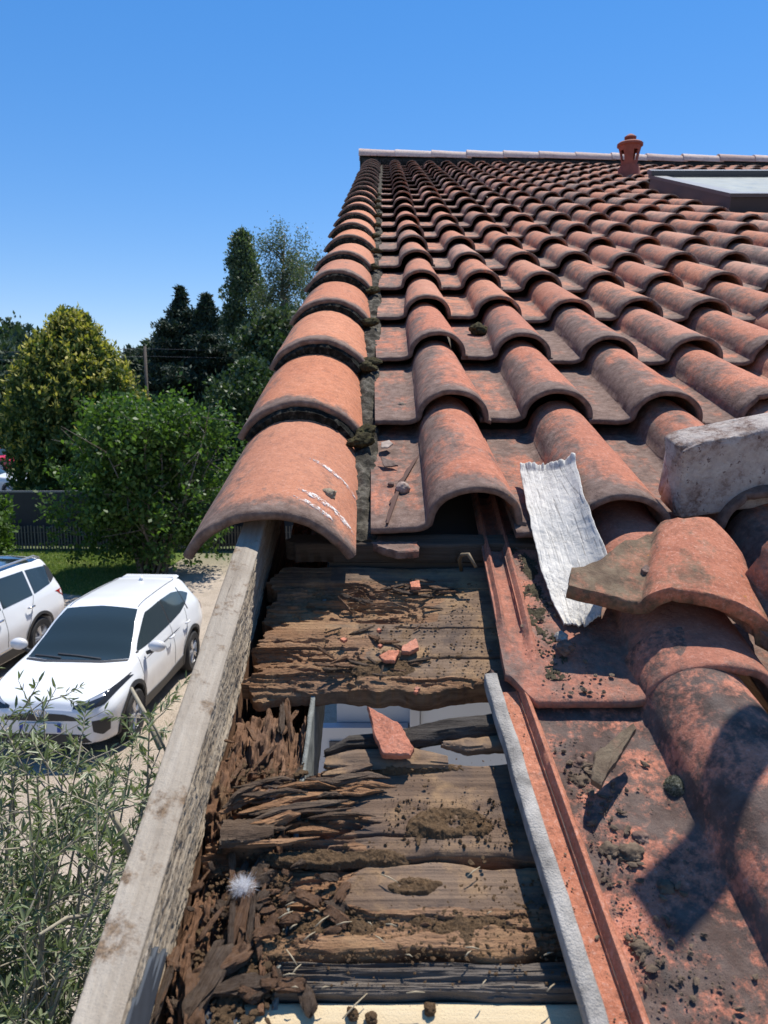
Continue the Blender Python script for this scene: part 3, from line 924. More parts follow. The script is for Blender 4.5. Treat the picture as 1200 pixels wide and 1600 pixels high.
for (a, b, w) in (((484, 716), (556, 782), .007), ((466, 765), (552, 836), .009), ((458, 776), (520, 815), .0065)):
    A0 = on_verge(*a); A1 = on_verge(*b)
    n = 60; m = 7
    t = np.linspace(0, 1, n)[:, None]; q = np.linspace(-1, 1, m)[None, :]
    ph = A0[0] + (A1[0] - A0[0]) * t + 0 * q; dd = A0[1] + (A1[1] - A0[1]) * t + 0 * q
    ww = w * (np.clip(np.minimum(t * 5, (1 - t) * 7), .15, 1)) * (0.75 + .4 * fbm(t * 9 + a[0], q * 1.5, o=3))
    ln = np.hypot((A1[0] - A0[0]) * .13, A1[1] - A0[1])
    ph = ph + q * ww * ((A1[1] - A0[1]) / ln) / .13; dd = dd - q * ww * ((A1[0] - A0[0]) * .13 / ln)
    dd = np.clip(dd, 0.002, .5)
    R = (.135 - .012 * dd / .5)
    R = R * (1 + .012 * fbm(ph * 3 + 49, dd / .5 * 4, 49, o=2)) + .0014
    T = np.stack([np.sin(ph) * R, dd, np.cos(ph) * R - .135], -1)
    B = T.copy(); B[..., 0] = np.sin(ph) * (R - .004); B[..., 2] = np.cos(ph) * (R - .004) - .135
    keep = None
    V, F = slab(T, B)
    obj('paint_stroke', mesh('paint_stroke', V, F, paint), vt0)

# mortar strip with moss between the verge tiles and the first pans
def strip(name, D0_, D1_, X0, X1, N0, H, nx, nd, seed, mat):
    x = np.linspace(0, 1, nx); d = np.linspace(D0_, D1_, nd)
    Xg, Dg = np.meshgrid(x, d)
    wob = fbm(Dg * 6, Xg * 0 + seed, o=4)
    X = X0 + (X1 - X0) * Xg + wob * .007 * Xg
    hump = np.sin(np.clip(Xg * .9 + .1, 0, 1) * pi) ** .6
    Nn = N0 + H * hump * (0.8 + .4 * fbm(Dg * 12, Xg * 2, seed, o=4)) + .010 * fbm(Dg * 60, Xg * 4, seed, o=4)
    Nn += np.vectorize(lambda a, b: sag(a, b))(X, Dg)
    T = np.stack([X, Dg, Nn], -1); B = T.copy(); B[..., 2] = N0 - .05
    B[:30, :, 2] = N0 - .012
    V, F = slab(T, B)
    return mesh(name, V, F, mat, sharp=70)
put('mortar_strip', strip('mortar_strip', .965, 10.4, -.056, -.010, .022, .016, 16, 1700, 3, mortar_mat), 0, 0, 0,
    'rough grey mortar line between the verge tiles and the first pans', 'mortar', None)
def lump(seed, size, flat=.6, k=3, rough=.35):
    bm = bmesh.new(); bmesh.ops.create_icosphere(bm, subdivisions=k, radius=1)
    V = np.array([v.co[:] for v in bm.verts]); F = np.array([[v.index for v in f.verts] for f in bm.faces]); bm.free()
    n = fbm(V[:, 0] * 1.6 + seed, V[:, 1] * 1.6, V[:, 2] * 1.6, 4)
    n2 = fbm(V[:, 0] * 6 + seed, V[:, 1] * 6, V[:, 2] * 6, 3)
    V = V * (1 + rough * n + rough * .35 * n2)[:, None]
    V[:, 2] *= flat
    return V * np.array(size) if hasattr(size, '__len__') else V * size, F
rm = random.Random(14)
mossmesh = []
for i in range(5):
    V, F = lump(200 + i, (.016, .026, .012), 1.0, 4, .5)
    mossmesh.append(mesh('moss_clump', V, F, moss_green))
i = 0
for D in [1.30, 1.345, 1.76, 1.80, 2.2, 2.65, 3.1, 3.5, 3.98, 4.4, 4.85, 5.3, 5.7, 6.2]:
    i += 1
    put('moss_clump', mossmesh[i % 5], -.036 + rm.uniform(-.006, .008), D, .055, f'brown moss cushion on the mortar line, {ORD[i - 1]} up from the eave', 'moss', 'moss cushions along the mortar line',
        yaw=rm.uniform(0, 3))

# ------------------------------------------------------------------ ridge
RD = 10.62
def ridge_mesh(seed, L=.50):
    a = np.radians(np.linspace(-88, 88, 26)); s = np.linspace(0, 1, 14)
    A, S = np.meshgrid(a, s)
    R = .112 - .014 * S
    X = S * L
    def P(r): return np.stack([X, np.sin(A) * r * 1.05, np.cos(A) * r], -1)
    T = P(R + .0015 * fbm(A * 5 + seed, S * 5, seed, o=2)); B = P(R - .014)
    V, F = slab(T, B)
    return mesh('ridge_tile', V, F[:, ::-1], ridge_mat, sharp=50)
rmsh = [ridge_mesh(80 + i) for i in range(3)]
xr = -.315; i = 0
rr = random.Random(31)
while xr < 5.6:
    p = roof(xr, RD, .10 + sag(xr, 10.5) + rr.uniform(-.004, .004) - (0.0))
    e = obj('ridge_tile', rmsh[i % 3], loc=p, rot=(0, rr.uniform(-.006, .012) + .022, rr.uniform(-.012, .012)),
            label=f'pale half round ridge tile, {"first" if i == 0 else ORD[i]} along the ridge from the verge end', cat='ridge tile', group='half round tiles along the ridge')
    xr += .448 + rr.uniform(-.01, .01); i += 1
x = np.linspace(-.30, 5.9, 500); y = np.linspace(-1, 1, 12)
Xg, Yg = np.meshgrid(x, y)
Zt = .055 * (1 - Yg ** 2) + .012 * fbm(Xg * 9, Yg * 2, 3, 4) + .02
Sg = np.vectorize(lambda a: sag(a, 10.5))(Xg)
T = np.stack([Xg, Yg * .125 + .006 * fbm(Xg * 20, Yg, 8, 3), Zt + Sg], -1); B = T.copy(); B[..., 2] = -.12
V, F = slab(T, B)
obj('ridge_mortar', mesh('ridge_mortar', V, F[:, ::-1], moss_mat), loc=roof(0, RD, .05), label='dark mortar bed under the ridge tiles', cat='mortar')

# ------------------------------------------------------------------ clay roof vent
vp = roof(VENT[0], VENT[1], .03)
vent_clay = plain('dull_red_clay', (0.30, 0.085, 0.055), .85, var=.35, scale=14, bump=.002)
e = obj('roof_vent', None, loc=vp, label='red clay roof vent with capped top and arched openings near the ridge', cat='roof vent')
g = Geo(); g.lathe([(.001, -.1), (.115, -.1), (.115, .07), (.098, .10), (.098, .105), (.09, .105), (.088, .0), (.001, .0)], 32)
obj('base_collar', g.mesh('collar', [vent_clay], sharp=40), e)
# lantern with openings: wall panels flare outward
g = Geo(); K = 48; Vv = []; Ff = []
zs = np.linspace(.105, .285, 10)
def rr_(z): return .082 + .038 * ((z - .105) / .18) ** 1.4
for zi in zs:
    for j in range(K):
        a = 2 * pi * j / K
        for th in (0, .014): Vv.append(((rr_(zi) - th) * cos(a), (rr_(zi) - th) * sin(a), zi))
def idx(zi, j, o): return (zi * K + j % K) * 2 + o
solid = {}
for zi in range(len(zs) - 1):
    for j in range(K):
        solid[zi, j] = not (2 <= zi <= 6 and (j % 12) in (1, 2, 3, 4))
for (zi, j), s_ in solid.items():
    if not s_: continue
    Ff.append((idx(zi, j, 0), idx(zi, j + 1, 0), idx(zi + 1, j + 1, 0), idx(zi + 1, j, 0)))
    Ff.append((idx(zi, j, 1), idx(zi + 1, j, 1), idx(zi + 1, j + 1, 1), idx(zi, j + 1, 1)))
    for dj, (p, q) in ((1, (1, 0)), (-1, (0, 1))):
        if not solid[zi, (j + dj) % K]:
            jj = j + 1 if dj == 1 else j
            Ff.append((idx(zi, jj, p), idx(zi, jj, q), idx(zi + 1, jj, q), idx(zi + 1, jj, p)))
    for dz in (1, -1):
        if (zi + dz, j) not in solid or not solid[zi + dz, j]:
            zz = zi + 1 if dz == 1 else zi
            Ff.append((idx(zz, j, 0), idx(zz, j + 1, 0), idx(zz, j + 1, 1), idx(zz, j, 1)) if dz == 1 else (idx(zz, j + 1, 0), idx(zz, j, 0), idx(zz, j, 1), idx(zz, j + 1, 1)))
g.add(Vv, Ff)
obj('lantern', g.mesh('lantern', [vent_clay], sharp=40), e)
g = Geo(); g.lathe([(.001, .27), (.12, .285), (.136, .292), (.137, .312), (.12, .325), (.07, .338), (.05, .342), (.046, .352), (.062, .362), (.063, .378), (.05, .388), (.02, .405), (.001, .408)], 32)
obj('cap', g.mesh('cap', [vent_clay], sharp=40), e)
e.scale = (.92, .92, 1.0)

# ------------------------------------------------------------------ roof window
fr = plain('dark_grey_aluminium', (0.028, 0.031, 0.040), .45, .1, .5, var=.1)
frl = plain('light_grey_aluminium', (0.07, 0.078, 0.09), .4, .3, .5, var=.1)
glM = Mat('skylight_glass', 0.08, 0.3)
_c = glM.coord(); skyglass = glM.done(glM.mix(glM.ramp(glM.noise(_c, 5, 6, .7), [(.4, 0), (.7, 1)]), (0.10, 0.13, 0.125), (0.17, 0.20, 0.185)), None, glM.ramp(glM.noise(_c, 12, 4), [(.3, .35), (.7, .6)]))
e = obj('roof_window', None, loc=roof(SKY_X0, SKY_D0, .02), rot=(TH, 0, 0), label='grey metal framed roof window set in the tiles near the ridge', cat='roof window')
W_, L_ = SKY_X1 - SKY_X0, SKY_D1 - SKY_D0
g = Geo()
H_ = .110
for (cx, cy, sx, sy) in ((.03, L_ / 2, .06, L_), (W_ - .03, L_ / 2, .06, L_), (W_ / 2, .03, W_ - .12, .06), (W_ / 2, L_ - .03, W_ - .12, .06)):
    g.box((cx, cy, H_ / 2), (sx, sy, H_))
obj('frame', g.mesh('frame', [fr], False), e)
g = Geo()
for (cx, cy, sx, sy) in ((.035, L_ / 2, .10, L_ + .03), (W_ - .035, L_ / 2, .10, L_ + .03), (W_ / 2, .035, W_ - .17, .10), (W_ / 2, L_ - .05, W_ - .17, .14)):
    g.box((cx, cy, H_ + .014), (sx, sy, .022))
g.box((W_ / 2, L_ - .03, H_ + .045), (W_ + .05, .11, .035))
sash = obj('sash', g.mesh('sash', [frl], False), e)
g = Geo(); g.box((W_ / 2, L_ / 2 - .01, H_ + .008), (W_ - .15, L_ - .17, .014)); obj('pane', g.mesh('pane', [skyglass], False), e)
g = Geo()
for (cx, cy, sx, sy) in ((-.055, L_ / 2, .11, L_ + .28), (W_ + .055, L_ / 2, .11, L_ + .28), (W_ / 2, -.09, W_, .16), (W_ / 2, L_ + .08, W_, .15)):
    g.box((cx, cy, .008), (sx, sy, .012))
obj('flashing', g.mesh('flashing', [fr], False), e)
# ------------------------------------------------------------------ timber under the tiles
grey_wood = timber('weathered_board_wood', [(0.0584, 0.0350, 0.0221), (0.1439, 0.0934, 0.0604), (0.2411, 0.1640, 0.1068)], 'x', .7, soil=.22, grey=.14, bump=.0010, warm=.75)
dark_wood = timber('dark_board_wood', [(0.0544, 0.0335, 0.0227), (0.1361, 0.0875, 0.0575), (0.2256, 0.1495, 0.0958)], 'x', .6, soil=.15, grey=.12, bump=.0008, warm=.7)
rot_board = timber('decayed_board_wood', [(0.0632, 0.0296, 0.0145), (0.2078, 0.1100, 0.0564), (0.3703, 0.2159, 0.1197)], 'x', 1.0, soil=.25, grey=.12, bump=.002, warm=.5)
soil_wood = timber('dirty_board_wood', [(0.065, 0.045, 0.03), (0.17, 0.12, 0.08), (0.26, 0.195, 0.135)], 'x', .8, soil=.45, grey=.12, bump=.0012, warm=.7)
rot_wood = timber('rotten_wood', [(0.06, 0.033, 0.02), (0.19, 0.115, 0.068), (0.32, 0.215, 0.135)], 'x', .8, grey=.2, bump=.003)
rot_wood_y = timber('rotten_rafter_wood', [(0.0403, 0.0183, 0.0103), (0.1532, 0.0790, 0.0424), (0.2661, 0.1517, 0.0889)], 'y', .8, grey=.12, bump=.003, soil=.25)
pale_wood = timber('new_pale_timber', [(0.45, 0.33, 0.19), (0.60, 0.47, 0.29), (0.68, 0.56, 0.37)], 'x', .35, grey=.08, bump=.0006)
batten_wood = timber('grooved_batten_wood', [(0.0315, 0.0231, 0.0182), (0.1120, 0.0875, 0.0665), (0.1890, 0.1540, 0.1190)], 'x', .55, grey=.4, bump=.003)

def board(name, X0, X1, Da, Db, N0, th, mat, seed, nx=300, nd=90, rag=.05, hf=None, grain=.0006, ragr=0.0, front=.003, mask=None):
    """a plank across the slope; its left end is ragged, fibres run across"""
    v = np.linspace(0, 1, nd); u = np.linspace(0, 1, nx)
    Ug, Vg = np.meshgrid(u, v)
    D = Da + (Db - Da) * Vg
    e = fbm(D * 55, seed, 0, 4); e2 = fbm(D * 260, seed + 3, 0, 2)
    XL = X0 + rag * (e * 1.3 + e2 * .45)
    XR = X1 - ragr * (fbm(D * 60, seed + 9, 0, 3) + .5)
    X = XL + (XR - XL) * Ug ** 1.0
    # front and back edges wander
    D = D + (1 - Vg) ** 6 * front * fbm(X * 22, seed + 1, 0, 4) * 1.6 + Vg ** 6 * front * fbm(X * 20, seed + 2, 0, 4)
    g1 = fbm(X * 9, D * 330, seed, 4); g2 = fbm(X * 22, D * 900, seed, 2)
    N = N0 + grain * g1 + grain * .4 * g2 + .002 * fbm(X * 6, D * 8, seed, 2)
    if hf is not None: N = N + hf(X, D, XL)
    N = N - .004 * (np.exp(-Vg / .02) + np.exp(-(1 - Vg) / .02))
    N = np.maximum(N, N0 - th + .0015)
    B = np.stack([X, D, np.minimum(N0 - th + .0015 * g1, N - .001)], -1)
    V, F = slab(np.stack([X, D, N], -1), B)
    if mask is None: return mesh(name, V, F, mat, sharp=75)
    mk = mask(X, D); q = .25 * (mk[:-1, :-1] + mk[1:, :-1] + mk[:-1, 1:] + mk[1:, 1:]).ravel()
    mi = np.ones(len(F), int); mi[:len(q)] = (q > .42)
    return mesh(name, V, F, [mat, rot_board], mi, sharp=50)

def decay(a, b, deep, seed, fx=16, fd=150, thr=.0):
    """eaten-out furrows fading from a (left, fully rotten) to b"""
    def f(X, D, XL):
        edge = sstep(b, a, X + .035 * fbm(X * 14, D * 30, seed + 5, 3))
        r = fbm(X * fx, D * fd, seed, 4)
        r2 = 1 - np.abs(fbm(X * fx * 1.6, D * fd * .8, seed + 7, 3)) * 2
        cut = np.clip(r - thr + .25, 0, 1) * 1.5
        return -edge * deep * (cut + .35 * np.clip(r2 - .5, 0, 1)) - edge * .002
    return f
def pits(deep, seed, fx=30, fd=60, thr=.25, region=None):
    def f(X, D, XL):
        n = fbm(X * fx, D * fd, seed, 5)
        m = 1 if region is None else region(X, D)
        return -deep * sstep(thr, thr + .10, n + (m - 1) * .6) * (1.0 + .3 * fbm(X * 200, D * 400, seed, 2))
    return f
def add(*fs): return lambda X, D, XL: sum(f(X, D, XL) for f in fs)

LAB = 'sheathing board'
G_B = 'old roof boards laid across under the tiles'
def cracks(seed, rows, depth=.010, w=.0011):
    def f(X, D, XL):
        o = 0
        for (d, xa, xb) in rows:
            c = d + .004 * fbm(X * 12, seed + d * 50, 0, 3) + .0012 * fbm(X * 90, seed, 0, 2)
            o = o - depth * np.exp(-((D - c) / w) ** 2) * sstep(xa - .01, xa, X) * sstep(xb + .01, xb, X)
        return o
    return f
def terr(n, k, soft=.22):
    q = n * k; f = np.floor(q)
    return (f + sstep(1 - soft, 1, q - f)) / k
def crumble(mask, deep, seed, fx, fd, k=5, bias=.15):
    """wood broken down in ledges and plates, deepest where the mask is 1"""
    def f(X, D, XL=None):
        m = mask(X, D)
        w = .25 * fbm(X * fx * 2, D * fd * .5, seed + 3, 3)
        n = .5 + .75 * fbm(X * fx + w, D * fd + w, seed, 3) + .10 * fbm(X * fx * 6, D * fd * 5, seed + 8, 3)
        t = terr(np.clip(n + (m - 1) * .9 + bias, 0, 1.3), k)
        rough = fbm(X * fx * 9, D * fd * 6, seed + 2, 4)
        return -deep * t - .0022 * np.clip(m, 0, 1) * np.abs(rough)
    return f
def mN(a, b, amp, s1, s2, sd):
    return lambda X, D: sstep(b, a, X + amp * fbm(X * s1, D * s2, sd, 4))
mid_m = mN(-.075, .005, .055, 12, 42, 4)
low_m = lambda X, D: np.maximum(mN(-.06, .0, .04, 12, 30, 6)(X, D), .8 * sstep(.424, .410, D + .012 * fbm(X * 18, D * 6, 8, 4)))
knot_m = lambda X, D: np.clip(sstep(.115, .03, X + .05 * fbm(X * 10, D * 30, 2, 3)) * sstep(.800, .822, D) * sstep(.925, .90, D) * .95, 0, 1)
top_m = lambda X, D: np.maximum(mN(-.055, .0, .04, 16, 40, 12)(X, D), .75 * sstep(.712, .700, D + .008 * fbm(X * 24, 1.0, 3, 4)))
up_m = lambda X, D: np.maximum(np.maximum(top_m(X, D) * sstep(.83, .77, D), knot_m(X, D)), .55 * sstep(-.02, -.10, X))
put('sheathing_board', board('board_upper', -.150, .40, .690, .957, .001, .030, grey_wood, 5, rag=.016, nx=520, nd=300, mask=up_m,
    hf=add(crumble(up_m, .021, 11, 14, 60, 6, -.09), cracks(4, [(.803, .02, .30), (.893, .0, .2), (.742, .06, .22)], .006, .0012),
           lambda X, D, XL: .0016 * np.sin(np.hypot((X + .038) * 1.0, (D - .885)) * 1500) * sstep(.022, .016, np.hypot(X + .038, D - .885))), front=.010),
    0, 0, 0, 'wide dark rotten board between the eave tiles and the open gap, with a round knot', 'board', G_B)
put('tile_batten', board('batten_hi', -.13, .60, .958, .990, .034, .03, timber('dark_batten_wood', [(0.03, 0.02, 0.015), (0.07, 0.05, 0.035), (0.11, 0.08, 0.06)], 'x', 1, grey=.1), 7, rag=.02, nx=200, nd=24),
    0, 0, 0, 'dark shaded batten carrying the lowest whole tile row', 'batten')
# boards below the gap
put('sheathing_board', board('board_mid', -.158, .46, .4625, .574, 0, .030, dark_wood, 8, rag=.012, nx=560, nd=170, mask=mid_m,
    hf=add(crumble(mid_m, .026, 17, 9, 105, 6, .0), lambda X, D, XL: -.010 * sstep(.0, -.06, X) * np.clip(fbm(X * 8, D * 210, 3, 3), 0, 1),
           lambda X, D, XL: -.008 * np.exp(-((D - .4835 - .003 * fbm(X * 30, 2, 0, 3)) / .0012) ** 2) * sstep(-.1, -.08, X) * sstep(.03, .01, X)), front=.006),
    0, 0, 0, 'broad sheathing board below the gap, its left end rotted into orange fibres', 'board', G_B)
put('sheathing_board', board('board_low', -.128, .46, .377, .459, -.003, .026, dark_wood, 9, rag=.016, nx=560, nd=150, mask=low_m,
    hf=crumble(low_m, .017, 19, 12, 62, 5, -.02), front=.007),
    0, 0, 0, 'lower sheathing board with crumbled front half under brown rot dust', 'board', G_B)
put('sheathing_board', board('board_front', -.075, .46, .347, .3725, -.006, .022, batten_wood, 10, rag=.010, nx=320, nd=70, grain=.0045, front=.002),
    0, 0, 0, 'narrow deeply grooved board just above the new pale timber', 'board', G_B)
e = put('pale_timber', board('pale', -.139, .46, .270, .3465, -.012, .035, pale_wood, 12, rag=.001, nx=200, nd=40, grain=.0004, front=.001),
    0, 0, 0, 'new pale timber across the bottom edge', 'timber')
grey_patch = plain('grey_blue_patch', (0.055, 0.065, 0.08), .85, var=.3, scale=60)
x = np.linspace(0, 1, 30); d = np.linspace(0, 1, 20); Xg, Dg = np.meshgrid(x, d)
T = np.stack([-.1385 + (.030 + .006 * fbm(Dg * 5, 2, 0, 3)) * Xg, .272 + .070 * Dg, -.0112 + .0005 * fbm(Xg * 8, Dg * 8, 1, 2) + 0 * Xg], -1); B = T.copy(); B[..., 2] -= .0018
V, F = slab(T, B); obj('dark_patch', mesh('dark_patch', V, F, grey_patch), e)  # grey paint remains on the timber's left end

# rafter along the slope at the left: its top eaten away
def longboard(name, X0, X1, Da, Db, N0, th, mat, seed, hf, nx=110, nd=420):
    u = np.linspace(0, 1, nx); v = np.linspace(0, 1, nd); Ug, Vg = np.meshgrid(u, v)
    D = Da + (Db - Da) * Vg; X = X0 + (X1 - X0) * Ug + .003 * fbm(D * 30, seed, 0, 3) * (2 * Ug - 1)
    N = np.maximum(N0 + hf(X, D), N0 - th + .002)
    B = np.stack([X, D, np.full_like(X, N0 - th)], -1)
    V, F = slab(np.stack([X, D, N], -1), B)
    return mesh(name, V, F, mat, sharp=75)
put('rotten_rafter', longboard('rafter', -.167, -.086, .335, 1.30, -.020, .14, rot_wood_y, 5,
    lambda X, D: -.050 * terr(np.clip(.55 + .8 * fbm(X * 52, D * 13, 9, 3) + .12 * fbm(X * 200, D * 60, 4, 3), 0, 1.3), 6) + .020 + .005 * fbm(X * 300, D * 20, 2, 4) - .075 * sstep(.655, .70, D) + .0035 * fbm(X * 150, D * 110, 6, 3), nx=170, nd=700),
    0, 0, 0, 'decayed rafter end with crumbling vertical fibres beside the bargeboard', 'rafter')
trim = plain('flaked_green_grey_paint', (0.27, 0.28, 0.25), .8, var=.6, scale=50, bump=.002)
g = Geo(); x0_ = -.084
yy = np.linspace(.30, 1.2, 160)[:, None]; zz = np.linspace(0, 1, 14)[None, :]
top = -.012 + .006 * fbm(yy * 25, 3, 0, 4); Zt = top + (-.13 - top) * zz
T = np.stack([x0_ + .0045 + .001 * fbm(yy * 60, zz * 8, 2, 3) + 0 * zz, yy + 0 * zz, Zt], -1); B = T.copy(); B[..., 0] = x0_ - .0008 * fbm(yy * 60, zz * 8, 5, 3)
V, F = slab(T, B)
put('trim_strip', mesh('trim', V, F[:, ::-1], trim), 0, 0, 0, 'thin strip with flaking pale paint beside the rotten rafter in the gap', 'trim')

# bargeboard
bb_top = timber('bargeboard_top_wood', [(0.20, 0.16, 0.12), (0.32, 0.27, 0.21), (0.46, 0.40, 0.325)], 'y', .4, grey=.3, bump=.001, soil=.35)
bb_side = timber('bargeboard_side_wood', [(0.15, 0.11, 0.075), (0.31, 0.25, 0.18), (0.48, 0.41, 0.32)], 'y', 1.3, grey=.35, bump=.0028)
nd, nt = 700, 120
d = np.linspace(.245, 1.16, nd)[:, None]
s = np.linspace(0, 1, nt)[None, :]
# path across the section: top face left to right, rounded arris, rough inner face down
TW = .0290
L1, L2 = .30, .70
top_x = np.clip(s / L1, 0, 1) * TW
side = np.clip((s - L1) / L2, 0, 1)
Nt = .080 - .022 * sstep(0, 1, 0 * s)
Xp = -.1935 + top_x - .0055 * side + 0 * d
Np = .080 - .0045 * (np.clip(s / L1, 0, 1)) ** 3 - side * .095 + 0 * d
rgh = fbm(d * 34, s * 14, 3, 4); fine = fbm(d * 240, s * 40, 5, 3); gr = fbm(d * 14, s * 120, 7, 3)
onside = sstep(.28, .34, s)
Xp = Xp + onside * (.0016 * rgh + .0022 * gr + .0011 * fine) 
Np = Np + (1 - onside) * (.0008 * rgh + .0004 * fine) + .0015 * onside * rgh
Dp = d + 0 * s
T = np.stack([Xp, Dp, Np], -1)
B = np.stack([np.full_like(Xp, -.1945) + 0 * s, Dp, .078 - .20 * s + 0 * d], -1)
B[:, 0] = T[:, 0] + np.array([-.0008, 0, -.001])
V, F = slab(T, B)
nq = (nd - 1) * (nt - 1)
mi = np.zeros(len(F), int); col_i = np.tile(np.arange(nt - 1), nd - 1); mi[:nq] = (col_i > nt * L1).astype(int); mi[nq:] = 1
o = put('bargeboard', mesh('bargeboard', V, F, [bb_top, bb_side], mi, sharp=60), 0, 0, 0, 'weathered bargeboard running up the roof edge, pale top and gritty inner face', 'bargeboard')
g = Geo(); g.box((-.1815, .70, -.085), (.022, .92, .125)); obj('backing_board', g.mesh('backing_board', [rot_wood_y], False), o)
# dark grey patch, ragged at its upper end, on its inner face near the bottom
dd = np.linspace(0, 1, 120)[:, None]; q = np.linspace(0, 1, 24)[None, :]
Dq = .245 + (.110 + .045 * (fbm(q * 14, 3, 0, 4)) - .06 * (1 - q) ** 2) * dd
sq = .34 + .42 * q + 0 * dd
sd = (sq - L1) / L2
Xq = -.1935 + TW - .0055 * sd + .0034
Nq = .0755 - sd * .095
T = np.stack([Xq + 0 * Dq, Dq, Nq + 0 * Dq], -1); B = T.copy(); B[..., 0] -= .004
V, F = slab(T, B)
obj('dark_patch', mesh('paint', V, F, grey_patch), o)  # dark sheet coloured in for what is probably a cast shadow, not paint

# ------------------------------------------------------------------ house under the roof
render_w = plain('pale_render', (0.44, 0.49, 0.56), .9, var=.08, scale=3, bump=.001)
WY = 1.55
def under(Y): return CAMZ + (Y * tan(TH)) - (NC + .05) / cT      # underside height of the deck
e = obj('house', None, loc=(0, 0, 0), label='pale rendered house under the tiled roof', cat='house')
ridgeY = RD * cT; ridgeZ = under(ridgeY)
g = Geo(); XW = -.10; XE = 7.5; YB = 2 * ridgeY - WY
g.add([(XW, WY, 0), (XE, WY, 0), (XE, WY, under(WY)), (XW, WY, under(WY)), (XW, WY + .25, 0), (XE, WY + .25, 0), (XE, WY + .25, under(WY)), (XW, WY + .25, under(WY))],
      [(0, 1, 2, 3), (5, 4, 7, 6), (3, 2, 6, 7), (0, 3, 7, 4), (1, 5, 6, 2), (0, 4, 5, 1)])
obj('front_wall', g.mesh('front_wall', [render_w], False), e)
g = Geo()
pts = [(WY + .252, 0), (YB, 0), (YB, under(WY)), (ridgeY, ridgeZ - .02), (WY + .252, under(WY))]
V = [(XW, y, z) for y, z in pts] + [(XW + .25, y, z) for y, z in pts]
g.add(V, [(0, 1, 2, 3, 4)[::-1], (5, 6, 7, 8, 9)] + [(i, (i + 1) % 5, 5 + (i + 1) % 5, 5 + i) for i in range(5)])
obj('gable_wall', g.mesh('gable_wall', [render_w], False), e)
# deck under the tiles (front slope) and back slope
g = Geo()
def deck(Da, Db, n0, n1, xa, xb):
    P = [roof(xa, Da, n0), roof(xb, Da, n0), roof(xb, Db, n0), roof(xa, Db, n0), roof(xa, Da, n1), roof(xb, Da, n1), roof(xb, Db, n1), roof(xa, Db, n1)]
    return P
QF = [(0, 3, 2, 1), (4, 5, 6, 7), (0, 1, 5, 4), (1, 2, 6, 5), (2, 3, 7, 6), (3, 0, 4, 7)]
g.add(deck(.962, RD, -.026, .001, -.08, 7.5), QF)
dk = obj('roof_deck', g.mesh('roof_deck', [plain('deck_wood', (0.10, 0.075, 0.055), .9, var=.4)], False), e)
g = Geo(); g.add(deck(.27, .96, -.026, -.002, .462, 7.5), QF)
obj('roof_deck', g.mesh('roof_deck', [bpy.data.materials['deck_wood']], False), e)
g = Geo(); bz = ridgeZ + .04; by = ridgeY
P = [(-.2, by, bz), (7.5, by, bz), (7.5, 2 * by - .6, under(.6) + .04), (-.2, 2 * by - .6, under(.6) + .04)]
P += [(x, y, z - .06) for x, y, z in P]
g.add(P, [(0, 1, 2, 3), (7, 6, 5, 4), (0, 4, 5, 1), (1, 5, 6, 2), (2, 6, 7, 3), (3, 7, 4, 0)])
obj('back_slope', g.mesh('back_slope', [clay_mat], False), e)
# rafters of the overhang seen through the gap
for i, xr_ in enumerate((.52, 1.1, 1.7)):
    g = Geo(); g.add(deck(.30, 2.2, -.17, -.03, xr_, xr_ + .07), QF); obj('rafter', g.mesh('rafter', [rot_wood_y], False), e)
# the window in the front wall seen through the gap
wf = plain('white_window_frame', (0.48, 0.50, 0.54), .5, var=.03)
gl2 = Mat('dark_glass', 0.05, 0.8); glass_dark = gl2.done((0.02, 0.03, 0.05))
def wbox(nm, x0, x1, z0, z1, y0, y1, m, parent):
    g = Geo(); g.box(((x0 + x1) / 2, (y0 + y1) / 2, (z0 + z1) / 2), (x1 - x0, y1 - y0, z1 - z0)); return obj(nm, g.mesh(nm, [m], False), parent)
A = at_y(500, 1128, WY); Bq = at_y(600, 1128, WY); C_ = at_y(640, 1085, WY); D_ = at_y(655, 1085, WY)
win = wbox('window', A[0] - .005, Bq[0] + .05, A[2] - 1.1, A[2], WY - .03, WY - .005, wf, e)
wbox('pane', A[0] + .022, Bq[0] + .028, A[2] - 1.07, A[2] - .028, WY - .036, WY - .031, glass_dark, win)
wbox('corner_post', C_[0], D_[0], 2.2, under(WY) - .01, WY - .03, WY - .003, wf, e)
wbox('shutter_panel', D_[0] + .002, D_[0] + .62, 2.2, under(WY) - .06, WY - .022, WY - .003, plain('pale_shutter', (0.55, 0.59, 0.65), .6, var=.03), e)
# eave beam under the lower boards
g = Geo(); g.add(deck(.335, .40, -.16, -.035, -.08, 7.4), QF)
obj('eave_beam', g.mesh('eave_beam', [rot_wood], False), e)
# ------------------------------------------------------------------ loose tiles by the torn eave
lichen_clay = terracotta('lichen_covered_clay', (0.45, 0.14, 0.078), (0.53, 0.21, 0.13), 0.35, grey=(0.05, 0.045, 0.04), lichen=0.30, pan=.0, scale=.55, spots=True)
mossy_clay = terracotta('mossy_clay', (0.37, 0.115, 0.062), (0.45, 0.17, 0.095), 0.66, grey=(0.06, 0.055, 0.035), lichen=0.4, scale=.8)
lime = plain('lime_wash', (0.46, 0.42, 0.37), .9, var=.6, scale=45, bump=.002)

